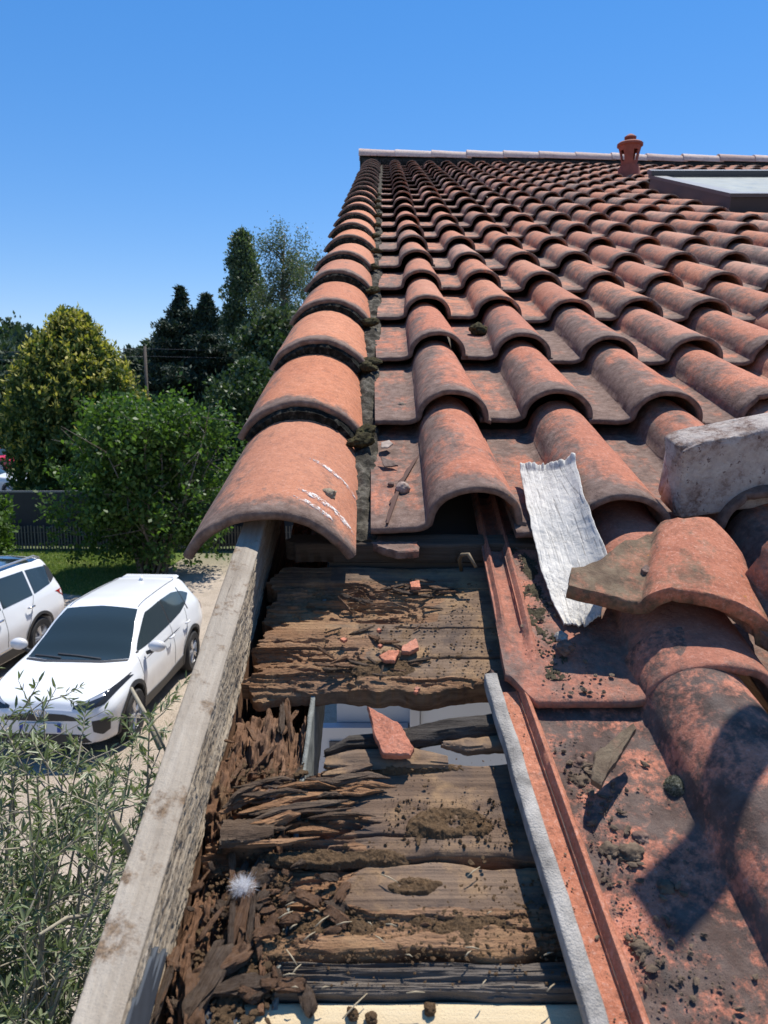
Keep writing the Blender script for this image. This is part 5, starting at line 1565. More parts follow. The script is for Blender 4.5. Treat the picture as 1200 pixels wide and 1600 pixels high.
for a, k in (((-.09, .15, .374, .424, -.010, .0065, 3, .62, 420, 120), {}), ((.01, .115, .476, .520, .000, .010, 5, .95, 190, 90), {}), ((-.13, .04, .452, .474, -.003, .006, 6, .6, 260, 50), {}),
             ((-.01, .06, .425, .447, -.002, .006, 8, .8, 150, 50), {}), ((-.02, .09, .556, .578, .002, .005, 9, .8, 180, 50), {}), ((-.06, .05, .700, .745, .0005, .004, 12, .9, 200, 80), {}),
             ((-.14, -.09, .30, .44, -.020, .012, 14, .4, 100, 200), {})):
    V, F = soil_mesh(*a, **k); parts.append((V, F, 0))
# crumbs scattered
def crumbs(n, xr, dr, N, s0, s1, seed, wander=0.0):
    rg = np.random.default_rng(seed)
    base, F0 = lump(seed, 1.0, .65, 1, 1.1); F0 = np.array(F0)
    tri = F0
    P = np.stack([rg.uniform(*xr, n), rg.uniform(*dr, n), np.full(n, N)], -1)
    if wander: P[:, :2] += rg.normal(0, wander, (n, 2))
    s = s0 + (s1 - s0) * rg.uniform(0, 1, n) ** 5
    ang = rg.uniform(0, 2 * pi, n); c, si = np.cos(ang), np.sin(ang)
    Vb = base[None] * s[:, None, None] * rg.uniform(.6, 1.4, (n, 1, 3))
    V = np.stack([Vb[..., 0] * c[:, None] - Vb[..., 1] * si[:, None], Vb[..., 0] * si[:, None] + Vb[..., 1] * c[:, None], Vb[..., 2]], -1) + P[:, None]
    F = (tri[None] + (np.arange(n) * len(base))[:, None, None]).reshape(-1, 3)
    return V.reshape(-1, 3), F
def tris(V, F): return V, np.concatenate([F, F[:, :1]], 1) if False else F
V, F, Mi = join(parts)
put('rot_dust', mesh('rot_dust', V, F, soil), 0, 0, 0, 'brown crumbly rot dust drifted over the lower boards', 'dust', kind='stuff')
cr = [crumbs(2300, (-.10, .155), (.372, .445), -.004, .0003, .0020, 1), crumbs(160, (-.07, .155), (.348, .372), -.004, .0003, .0018, 12), crumbs(700, (.0, .125), (.472, .525), .002, .0003, .0022, 2), crumbs(900, (-.09, .15), (.70, .80), .003, .0004, .0020, 3),
      crumbs(1500, (-.15, -.08), (.30, .58), -.008, .0006, .0040, 4), crumbs(500, (-.05, .13), (.80, .91), .006, .0004, .0020, 6), crumbs(300, (-.12, .14), (.45, .575), .004, .0004, .0022, 7),
      crumbs(40, (-.12, .13), (.275, .325), -.009, .0006, .0035, 8)]
V, F, Mi = join([(v, f, 0) for v, f in cr])
put('wood_crumbs', mesh('wood_crumbs', V, F, soil, smooth=False), 0, 0, 0, 'fine crumbs of rotten wood strewn on the boards', 'crumbs', kind='stuff')
# debris on the lower tile, in its channel and pan
deb = plain('roof_debris', (0.20, 0.14, 0.09), .95, var=.75, scale=90, bump=.001)
def on_tileB(u0, u1, d0, d1, n, s0, s1, seed):
    V, F = crumbs(n, (u0, u1), (d0, d1), .003, s0, s1, seed); return V, F, 0
pp = [on_tileB(-.164, -.135, .02, .50, 420, .0005, .0024, 31), on_tileB(-.164, -.120, .25, .47, 260, .0006, .0042, 32), on_tileB(-.15, -.10, .12, .30, 120, .0006, .0045, 33), on_tileB(-.198, -.178, .02, .56, 90, .0005, .0016, 34),
      on_tileB(-.12, -.075, .02, .5, 60, .001, .004, 35)]
V, F, Mi = join(pp)
Mb = tB.matrix_basis.copy()
obj('roof_debris', mesh('roof_debris', V, F, deb, smooth=False), None, Mb.to_translation(), Mb.to_euler(), 'dark crumbs of soil and moss gathered on the lichen covered tile', 'debris', kind='stuff')
V, F, _ = (lambda a: a)(on_tileB(-.185, -.09, .0, .34, 260, .0006, .0035, 41)); Ma = tA.matrix_basis.copy()
obj('roof_debris', mesh('roof_debris', V, F, deb, smooth=False), None, Ma.to_translation(), Ma.to_euler(), 'crumbs scattered on the rimmed tile', 'debris', kind='stuff')
mg = plain('olive_moss', (0.13, 0.105, 0.055), .95, var=.7, scale=160, bump=.003)
x = np.linspace(-.182, -.150, 24); d = np.linspace(.035, .40, 240); Xg, Dg = np.meshgrid(x, d)
h = .0025 * (np.sin((Xg + .182) / .032 * pi)) + .006 * fbm(Xg * 110, Dg * 70, 3, 4) + .003 * fbm(Xg * 500, Dg * 500, 3, 3) - .0022
i = np.arange(h.size).reshape(h.shape); kk = h[:-1, :-1] > -.001
q = np.stack([i[:-1, :-1], i[:-1, 1:], i[1:, 1:], i[1:, :-1]], -1)[kk]
obj('moss_film', mesh('moss_film', np.stack([Xg + .012, Dg, h + .0008], -1).reshape(-1, 3), q, mg), tA)
def bigcl(px, py, N, s, lab, seed, mat=None):
    pebble(px, py, N, s, lab, seed, mat or deb, 'clod', 'soil_clod', .6, .6, 'clods of soil and moss on the low tile')
for k, (x, y, s, lab) in enumerate(((905, 1222, .009, 'dark soil clod left of the leaning clay fragment'), (905, 1195, .008, 'small soil clod above the leaning fragment'), (985, 1335, .010, 'largest clod of moss and soil on the low tile pan'),
                                    (952, 1330, .008, 'medium soil clod left of the largest clod'), (1000, 1310, .007, 'small clod above the largest clod'), (1000, 1483, .007, 'soil clod in the shade near the bottom right'),
                                    (1040, 1387, .007, 'flat dark clod below the largest clod, in the sun edge'), (882, 1012, .010, 'dark clod on the rimmed tile by the foil foot'), (877, 995, .007, 'whitish clod at the foil foot'))):
    bigcl(x, y, .012 if y > 1100 else .038, s, lab, 700 + k, [deb, clay_near, deb][k % 3] if k not in (8,) else lime)

# white fluff
flM = leaf_mat('white_down', [(.8, .8, .82), (.9, .9, .92), (.7, .72, .75)], .8, .4, tint=(1, 1, 1))
def fluff(px, py, N, s, lab, seed, n=2600):
    X, D = at_roof(px, py, N)
    rg = np.random.default_rng(seed)
    d = rg.normal(0, 1, (n, 3)); d /= np.linalg.norm(d, axis=1)[:, None]
    r0 = rg.uniform(.0, .75, n)[:, None] * s
    V, F = leaves(d * r0 * np.array([1.15, 1, .8]) + rg.normal(0, s * .12, (n, 3)), s * .38, seed, 0, d * .5, .03, .6)
    put('down_feather', mesh('fluff', V, F, [flM]), X, D, N, lab, 'fluff')
fluff(380, 1385, .008, .0105, 'round tuft of white down in the dark hollow by the bargeboard', 5)
fluff(425, 1241, .008, .006, 'smaller wisp of white down on the fibres at the left', 6, 500)
# the two dirt clods and straw on the pale timber
for k, (x, y, s, lab) in enumerate(((672, 1578, .0045, 'brown clod at the middle of the pale timber edge'), (580, 1592, .0045, 'brown clod at the very bottom of the pale timber'), (551, 1585, .0045, 'dark clod left of the straw on the pale timber'))):
    pebble(x, y, -.011, s, lab, 740 + k, soil, 'clod', 'dirt_clod', .8, .5, 'clods on the pale timber')
straw = plain('straw', (0.42, 0.34, 0.22), .8, var=.2)
rq = random.Random(12)
for k in range(26):
    if k == 0: x0, y0, x1, y1, N = 535, 1592, 574, 1552, -.004
    else:
        x0 = rq.uniform(430, 860); y0 = rq.uniform(1360, 1560); a = rq.uniform(-1, 1); l = rq.uniform(8, 30); x1, y1 = x0 + cos(a) * l, y0 + sin(a) * l; N = .004
    A_ = np.array([*at_roof(x0, y0, N), N]); B_2 = np.array([*at_roof(x1, y1, N), N])
    m_ = (A_ + B_2) / 2; g = Geo(); g.tube([A_ - m_, np.array([0, 0, .0012]), B_2 - m_], [.0005, .0006, .0003], 5)
    put('straw', g.mesh('straw', [straw]), *m_, 'longest pale straw lying over the pale timber' if k == 0 else 'short dry straw on the dusty lower boards', 'straw', 'dry straws on the boards' if k else None)
# plank added out of frame at the right, only to shadow the low tile
a_ = np.array([.455, 1.04, .775]); b_ = np.array([1.15, 1.20, .10])
g = Geo(); dv = (b_ - a_) / np.linalg.norm(b_ - a_)
sv = np.cross(dv, [0.3, 0.45, .84]); sv /= np.linalg.norm(sv); nv = np.cross(dv, sv)
P = [p + sv * x + nv * y for p in (a_, b_) for x, y in ((-.024, -.010), (.024, -.010), (.024, .010), (-.024, .010))]
g.add(np.array(P) - b_, [(0, 1, 2, 3), (7, 6, 5, 4), (0, 4, 5, 1), (1, 5, 6, 2), (2, 6, 7, 3), (3, 7, 4, 0)])
put('shadow_plank', g.mesh('plank', [grey_wood], False), *b_, 'unseen plank added outside the right edge to cast a shadow', 'plank')
# ------------------------------------------------------------------ cars
class Car:
    pass
def catmull(xs, ys, x):
    xs = np.asarray(xs, float); ys = np.asarray(ys, float)
    m = np.gradient(ys, xs)
    # limit overshoot
    i = np.clip(np.searchsorted(xs, x) - 1, 0, len(xs) - 2)
    h = xs[i + 1] - xs[i]; t = np.clip((x - xs[i]) / h, 0, 1)
    h00 = 2 * t ** 3 - 3 * t ** 2 + 1; h10 = t ** 3 - 2 * t ** 2 + t; h01 = -2 * t ** 3 + 3 * t ** 2; h11 = t ** 3 - t ** 2
    return h00 * ys[i] + h10 * h * m[i] * .8 + h01 * ys[i + 1] + h11 * h * m[i + 1] * .8

def body_mesh(name, tab, mat, nx=120, nt=72, squash=1.0):
    """tab rows: x, then (y,z) of five section points: sill, widest, shoulder, rail; and centre-top z, bottom z"""
    tab = sorted(tab); X = [r[0] for r in tab]
    if squash != 1.0: tab = [[*r[:6], *( (lambda z: 1.0 + (z - 1.0) * squash if z > 1.0 else z)(v) if k in (0, 2, 3) else v for k, v in enumerate(r[6:]))] for r in tab]
    cols = list(zip(*[r[1:] for r in tab]))
    xs = np.concatenate([np.linspace(X[0], X[0] + .12, 14), np.linspace(X[0] + .13, X[-1] - .13, nx - 28), np.linspace(X[-1] - .12, X[-1], 14)])
    c = [catmull(X, q, xs) for q in cols]
    ysill, zsill, ymax, zmax, ysh, zsh, yr, zr, zc, zb = c
    rings = []
    for k in range(len(xs)):
        P = np.array([(0, zb[k]), (ysill[k] * .96, zb[k]), (ysill[k], zsill[k]), (ymax[k], zmax[k]), (ysh[k], zsh[k]), (yr[k], zr[k]), (yr[k] * .55, zr[k] * .25 + zc[k] * .75), (0, zc[k])])
        # piecewise with gently rounded corners
        s = np.concatenate([[0], np.cumsum(np.linalg.norm(np.diff(P, axis=0), axis=1) + .02)]); s /= s[-1]
        S_ = np.array([0, .10, .16, .34, .52, .74, .88, 1.0])
        t = np.linspace(0, 1, nt // 2 + 1)
        y = np.interp(t, S_, P[:, 0]); z = np.interp(t, S_, P[:, 1])
        ker = np.array([1, 2, 1]) / 4
        for _ in range(2):
            yy = np.convolve(np.pad(y, 1, mode='edge'), ker, 'valid'); zz = np.convolve(np.pad(z, 1, mode='edge'), ker, 'valid')
            y = np.concatenate([[0], yy[1:-1], [0]]); z = np.concatenate([[z[0]], zz[1:-1], [z[-1]]])
        ring = np.concatenate([np.stack([np.full_like(y, xs[k]), y, z], -1), np.stack([np.full_like(y, xs[k]), -y, z], -1)[1:-1][::-1]])
        rings.append(ring)
    R = np.array(rings); a, b = R.shape[:2]
    V = R.reshape(-1, 3); F = []
    for i in range(a - 1):
        for j in range(b):
            j2 = (j + 1) % b; F.append((i * b + j, i * b + j2, (i + 1) * b + j2, (i + 1) * b + j))
    c0 = R[0].mean(0); c1 = R[-1].mean(0); V = np.concatenate([V, [c0, c1]])
    for j in range(b):
        j2 = (j + 1) % b; F.append((len(V) - 2, j2, j)); F.append((len(V) - 1, (a - 1) * b + j, (a - 1) * b + j2))
    return mesh(name, V, F, mat, sharp=None)

def cut_wheels(me, axles, yw, r, wz):
    """open the wheel arches with boolean cylinders"""
    o = bpy.data.objects.new('tmp', me); COL.objects.link(o)
    cut = []
    for ax in axles:
        for s in (-1, 1):
            g = Geo(); g.lathe([(.001, 0), (r, 0), (r, .40), (.001, .40)], 40, axis='y')
            m = g.mesh('cut', []); c = bpy.data.objects.new('cut', m); COL.objects.link(c)
            c.location = (ax, s * (yw + .12) - .20, wz); cut.append(c)
            bo = o.modifiers.new('b', 'BOOLEAN'); bo.operation = 'DIFFERENCE'; bo.object = c; bo.solver = 'EXACT'
    bpy.context.view_layer.update()
    dg = bpy.context.evaluated_depsgraph_get()
    out = bpy.data.meshes.new_from_object(o.evaluated_get(dg))
    for c in cut: bpy.data.objects.remove(c)
    bpy.data.objects.remove(o)
    return out

def patch(bvh, A, B, dirn, n=24, m=10, off=.004, far=3.0, flip=False):
    """sheet lying on the body between two rails A and B (points in 3-D before projection), projected along dirn"""
    A = np.array(A, float); B = np.array(B, float)
    def rs(P):
        d = np.concatenate([[0], np.cumsum(np.linalg.norm(np.diff(P, axis=0), axis=1))]); d /= d[-1]
        t = np.linspace(0, 1, n); return np.stack([np.interp(t, d, P[:, k]) for k in range(3)], -1)
    A, B = rs(A), rs(B)
    d = Vector(dirn).normalized()
    V = []
    for j in range(m):
        for i in range(n):
            p = Vector(A[i] * (1 - j / (m - 1)) + B[i] * (j / (m - 1)))
            hit = bvh.ray_cast(p - d * far, d, far * 2)
            if hit[0] is None:
                q = bvh.find_nearest(p); hit = q
            nrm = hit[1] if hit[1].dot(d) < 0 else -hit[1]
            V.append(np.array(hit[0] + nrm * off))
    T = np.array(V).reshape(m, n, 3)
    Bt = T + np.array(d) * (off * .8)
    V, F = slab(T, Bt)
    # face outward
    return V, F if not flip else F[:, ::-1]

def wheel_objs(parent, ax, yw, s, r, rim_mat, tyre_mat):
    e = obj('wheel', None, parent, loc=(ax, s * yw, r))
    g = Geo(); g.lathe([(r * .62, -.095), (r * .90, -.105), (r * .985, -.08), (r, -.03), (r, .03), (r * .985, .08), (r * .90, .105), (r * .62, .095)], 40, axis='y')
    obj('tyre', g.mesh('tyre', [tyre_mat], sharp=45), e)
    g = Geo(); q = s * .078
    prof = [(.001, q * .8), (.05, q * .85), (.055, q * .55), (r * .60, q * .35), (r * .63, q), (r * .66, q), (r * .66, -q)]
    g.lathe(prof, 40, axis='y', m=0)
    for k in range(5):
        a = 2 * pi * k / 5
        for da in (-.13, .13):
            g.tube([(.04 * cos(a), q * .95, .04 * sin(a)), (r * .62 * cos(a + da), q * .95, r * .62 * sin(a + da))], [.022, .016], 6)
    obj('rim', g.mesh('rim', [rim_mat], sharp=45), e)

def paint_mat(name, col):
    M = Mat(name, .22, .5); M.b.inputs['Coat Weight'].default_value = .6; M.b.inputs['Coat Roughness'].default_value = .05
    c = M.coord(); z = M.sep(c)[2]
    dirt = M.math('MULTIPLY', M.N('MapRange', {0: z, 1: .25, 2: .75, 3: .5, 4: 0.0}).outputs[0], M.ramp(M.noise(c, 6, 5, .6), [(.3, .3), (.7, 1)]))
    return M.done(M.mix(dirt, col, (.38, .32, .25)))
carwhite = paint_mat('white_car_paint', (.78, .79, .80))
blackpl = plain('black_plastic', (.028, .029, .031), .55, var=.2)
tyreM = plain('tyre_rubber', (.025, .025, .026), .85)
alloy = plain('alloy', (.55, .56, .58), .3, .7)
cg = Mat('car_glass', .05, .6)
carglass = cg.done((.024, .036, .038))
lampg = Mat('lamp_glass', .06, .8); lampglass = lampg.done((.02, .022, .026))
lamp_pale = plain('lamp_reflector', (.45, .47, .5), .2, .5)
chrome = plain('chrome', (.62, .63, .65), .18, 1.0)
plateM = plain('plate_white', (.62, .63, .65), .5, var=.05); plateB = plain('plate_blue', (.02, .06, .30), .5)

def suv(kind, loc, head, label, roof_dark=False):
    L_f, L_r = (2.10, -2.08)
    # x, sill y,z, widest y,z, shoulder y,z, rail y,z, centre top z, bottom z
    tab = [(-2.08, .50, .42, .60, .62, .58, .88, .44, .98, 1.00, .38),
           (-2.02, .66, .34, .80, .66, .76, .98, .52, 1.12, 1.16, .30),
           (-1.92, .74, .28, .865, .72, .80, 1.04, .53, 1.34, 1.40, .24),
           (-1.78, .78, .25, .89, .74, .82, 1.05, .545, 1.50, 1.535, .22),
           (-1.50, .81, .23, .895, .74, .81, 1.05, .565, 1.53, 1.565, .20),
           (-1.10, .83, .22, .885, .74, .80, 1.03, .585, 1.545, 1.585, .19),
           (-.50, .83, .22, .865, .70, .80, 1.00, .60, 1.555, 1.595, .19),
           (.05, .83, .22, .865, .70, .80, .985, .60, 1.535, 1.575, .19),
           (.35, .83, .22, .865, .70, .80, .98, .615, 1.42, 1.475, .19),
           (.72, .83, .22, .87, .70, .80, .975, .67, 1.17, 1.235, .19),
           (1.02, .83, .22, .885, .72, .80, .96, .72, .985, 1.03, .19),
           (1.35, .83, .23, .89, .72, .79, .925, .66, .955, .985, .20),
           (1.70, .81, .25, .875, .70, .76, .87, .58, .905, .93, .21),
           (1.92, .74, .27, .82, .64, .71, .80, .50, .83, .855, .22),
           (2.04, .62, .29, .70, .58, .62, .74, .44, .77, .79, .24),
           (2.10, .46, .32, .52, .52, .48, .66, .36, .69, .70, .27)]
    SQ = .86
    me = body_mesh('body', tab, carwhite, squash=SQ)
    me = cut_wheels(me, (1.28, -1.28), .80, .385, .345)
    me.polygons.foreach_set('use_smooth', np.ones(len(me.polygons), bool)); me.set_sharp_from_angle(angle=radians(40))
    bm = bmesh.new(); bm.from_mesh(me); bvh = BVHTree.FromBMesh(bm)
    # cut faces inside the arches go dark
    me.materials.clear(); me.materials.append(carwhite); me.materials.append(blackpl)
    for p in me.polygons:
        c = p.center
        for ax in (1.28, -1.28):
            if np.hypot(c.x - ax, c.z - .345) < .40 and (abs(c.y) < .74 or abs(np.hypot(c.x - ax, c.z - .345) - .385) < .012 and abs(Vector((c.x - ax, 0, c.z - .345)).normalized().dot(p.normal)) > .6): p.material_index = 1
        if p.normal.z < -.7: p.material_index = 1
    e = obj(kind, None, loc=loc, rot=(0, 0, head), label=label, cat='car')
    body = obj('body', me, e)
    def P_(nm, A, B, d, mat, n=24, m=10, off=.005, parent=e):
        A = [(x, y, 1 + (z - 1) * SQ if z > 1 else z) for x, y, z in A]; B = [(x, y, 1 + (z - 1) * SQ if z > 1 else z) for x, y, z in B]
        V, F = patch(bvh, A, B, d, n, m, off)
        me_ = mesh(nm, V, F, mat, sharp=50)
        b2 = bmesh.new(); b2.from_mesh(me_); bmesh.ops.recalc_face_normals(b2, faces=b2.faces); b2.to_mesh(me_); b2.free()
        return obj(nm, me_, parent)
    fw = (-.55, 0, -1)
    # windscreen
    P_('windscreen', [(.16, -.52, 1.52), (.13, 0, 1.56), (.16, .52, 1.52)], [(1.00, -.70, 1.0), (1.10, -.4, 1.0), (1.12, 0, 1.0), (1.10, .4, 1.0), (1.00, .70, 1.0)], fw, carglass, 26, 16)
    cow = P_('cowl', [(1.015, -.70, 1.0), (1.115, -.4, 1.0), (1.135, 0, 1.0), (1.115, .4, 1.0), (1.015, .70, 1.0)], [(1.06, -.70, 1.0), (1.18, -.4, 1.0), (1.20, 0, 1.0), (1.18, .4, 1.0), (1.06, .70, 1.0)], (0, 0, -1), blackpl, 26, 4, .007)
    for y0, y1 in ((.35, -.28), (-.20, -.60)):
        P_('wiper', [(1.08, y0, 1), (.98, y1, 1)], [(1.10, y0, 1), (1.00, y1, 1)], (0, 0, -1), blackpl, 12, 3, .022)
    for s in (1, -1):
        d = (0, -s, 0)
        # side glass: front door, rear door, tapering rear corner
        P_('side_window', [(.80, s, 1.06), (.42, s, 1.30), (.14, s, 1.455), (-.42, s, 1.475)], [(.80, s, 1.035), (.45, s, 1.035), (.0, s, 1.045), (-.42, s, 1.055)], d, carglass, 20, 10)
        P_('side_window', [(-.47, s, 1.475), (-1.0, s, 1.455), (-1.28, s, 1.40)], [(-.47, s, 1.055), (-1.0, s, 1.09), (-1.28, s, 1.15)], d, carglass, 16, 10)
        P_('rear_quarter_window', [(-1.31, s, 1.395), (-1.45, s, 1.35), (-1.60, s, 1.28)], [(-1.31, s, 1.16), (-1.45, s, 1.205), (-1.60, s, 1.265)], d, carglass, 10, 6)
        for (a, b) in ((.86, .80), (-.42, -.47), (-1.28, -1.31)):
            P_('window_pillar', [(a, s, 1.47 if a < 0 else 1.035), (a, s, 1.06 if a < 0 else 1.02)], [(b, s, 1.47 if a < 0 else 1.05), (b, s, 1.06 if a < 0 else 1.02)], d, blackpl, 8, 3, .004)
        # black sills and arch trims
        P_('sill_trim', [(.92, s, .40), (.0, s, .37), (-.85, s, .42), (-.92, s, .50)], [(.90, s, .24), (0, s, .24), (-.90, s, .24), (-.92, s, .26)], d, blackpl, 24, 6, .010)
        for ax in (1.28, -1.28):
            A = []; B = []
            for k in range(17):
                a = radians(-14 + 208 * k / 16)
                A.append((ax + cos(a) * .455, s, .345 + sin(a) * .44)); B.append((ax + cos(a) * .388, s, .345 + sin(a) * .388))
            P_('arch_trim', A, B, d, blackpl, 34, 4, .014)
        # seams (door shut lines)
        for pts in ([(.90, 1.0), (.93, .70), (.86, .42)], [(-.44, 1.05), (-.44, .42)], [(-1.20, 1.10), (-1.12, .90), (-.86, .60), (-.82, .44)]):
            A = [(x, s, z) for x, z in pts]; B = [(x + .009, s, z) for x, z in pts]
            P_('door_seam', A, B, d, blackpl, 20, 2, .0025)
        for hx in (-.22, -1.00):
            g = Geo(); yy = 0.875
            g.tube([(hx - .10, s * yy, .915), (hx - .06, s * (yy + .028), .92), (hx + .06, s * (yy + .028), .92), (hx + .10, s * yy, .915)], [.014, .017, .017, .014], 8)
            obj('door_handle', g.mesh('door_handle', [carwhite]), e)
        # mirrors
        V, F = lump(3, (.085, .125, .085), 1.0, 3, .0)
        V[:, 0] *= 1 - .25 * (V[:, 0] < 0)
        mo = obj('mirror', mesh('mirror', V + np.array([0, 0, 0]), F, carwhite), e, loc=(.70, s * .985, 1.075))
        g = Geo(); g.tube([(.0, -s * .15, -.10), (0, -s * .02, -.05)], [.03, .03], 8); obj('mirror_arm', g.mesh('mirror_arm', [blackpl]), mo)
        # head lamps: swept wedge
        P_('headlight', [(2.2, s * .40, .745), (2.2, s * .56, .80), (2.2, s * .70, .845), (2.2, s * .825, .90)], [(2.2, s * .40, .715), (2.2, s * .58, .70), (2.2, s * .74, .735), (2.2, s * .85, .87)], (-1, 0, 0), lampglass, 22, 8, .006)
        P_('daytime_lamp', [(2.2, s * .46, .765), (2.2, s * .70, .835)], [(2.2, s * .46, .750), (2.2, s * .72, .815)], (-1, 0, 0), lamp_pale, 14, 3, .010)
        # fog lamp pocket
        P_('fog_pocket', [(2.2, s * .62, .56), (2.2, s * .74, .57), (2.2, s * .80, .55)], [(2.2, s * .63, .42), (2.2, s * .72, .36), (2.2, s * .78, .40)], (-1, 0, 0), blackpl, 12, 6, .004)
        P_('tail_light', [(-2.2, s * .45, 1.0), (-2.2, s * .80, 1.02)], [(-2.2, s * .45, .90), (-2.2, s * .82, .88)], (1, 0, 0), plain('tail_red', (.35, .01, .01), .2), 12, 5, .006)
    P_('grille', [(2.2, -.50, .60), (2.2, -.30, .655), (2.2, -.1, .665), (2.2, -.06, .63), (2.2, .06, .63), (2.2, .1, .665), (2.2, .30, .655), (2.2, .50, .60)], [(2.2, -.46, .575), (2.2, 0, .565), (2.2, .46, .575)], (-1, 0, 0), blackpl, 30, 5, .004)
    P_('lower_grille', [(2.2, -.50, .40), (2.2, 0, .405), (2.2, .50, .40)], [(2.2, -.60, .28), (2.2, 0, .27), (2.2, .60, .28)], (-1, 0, 0), blackpl, 30, 5, .004)
    # emblem: crossed ovals
    hit = bvh.ray_cast(Vector((3, 0, .665)), Vector((-1, 0, 0)))[0]
    g = Geo()
    for (ry, rz, cz) in ((.075, .050, 0), (.024, .046, 0), (.048, .018, .022)):
        P = [(0, ry * cos(a), cz + rz * sin(a)) for a in np.linspace(0, 2 * pi, 33)]
        g.tube(P, .007, 6, cap=False)
    obj('emblem', g.mesh('emblem', [chrome]), e, loc=(hit.x + .012, 0, .675))
    # number plate
    hit = bvh.ray_cast(Vector((3, 0, .48)), Vector((-1, 0, 0)))[0]
    g = Geo(); g.box((0, 0, 0), (.012, .52, .11)); pl = obj('number_plate', g.mesh('number_plate', [plateM], False), e, loc=(hit.x + .022, 0, .49), rot=(0, -.10, 0))
    for s in (-1, 1):
        g = Geo(); g.box((.0075, s * .237, 0), (.003, .046, .11)); obj('plate_band', g.mesh('plate_band', [plateB], False), pl)
    # roof aerial and grooves
    g = Geo(); g.tube([(-1.38, 0, 1.48), (-1.44, 0, 1.54), (-1.52, 0, 1.555)], [.045, .022, .008], 8); obj('aerial', g.mesh('aerial', [carwhite]), e)
    for s in (-1, 1):
        P_('roof_groove', [(.10, s * .515, 2), (-1.62, s * .475, 2)], [(.10, s * .50, 2), (-1.62, s * .46, 2)], (0, 0, -1), blackpl, 40, 2, .0025)
    g = Geo(); g.box((-1.80, 0, 1.462), (.22, .94, .03), taper=.92); obj('spoiler', g.mesh('spoiler', [carwhite], sharp=30), e)
    for ax in (1.28, -1.28):
        for s in (-1, 1): wheel_objs(e, ax, .785, s, .335, alloy, tyreM)
    bm.free()
    return e
CAR1 = (-4.10, 11.05)
HEAD = radians(-93.0)
suv('small_suv', (CAR1[0], CAR1[1], 0), HEAD, 'small white suv with dark windscreen parked facing the house behind the oleander')

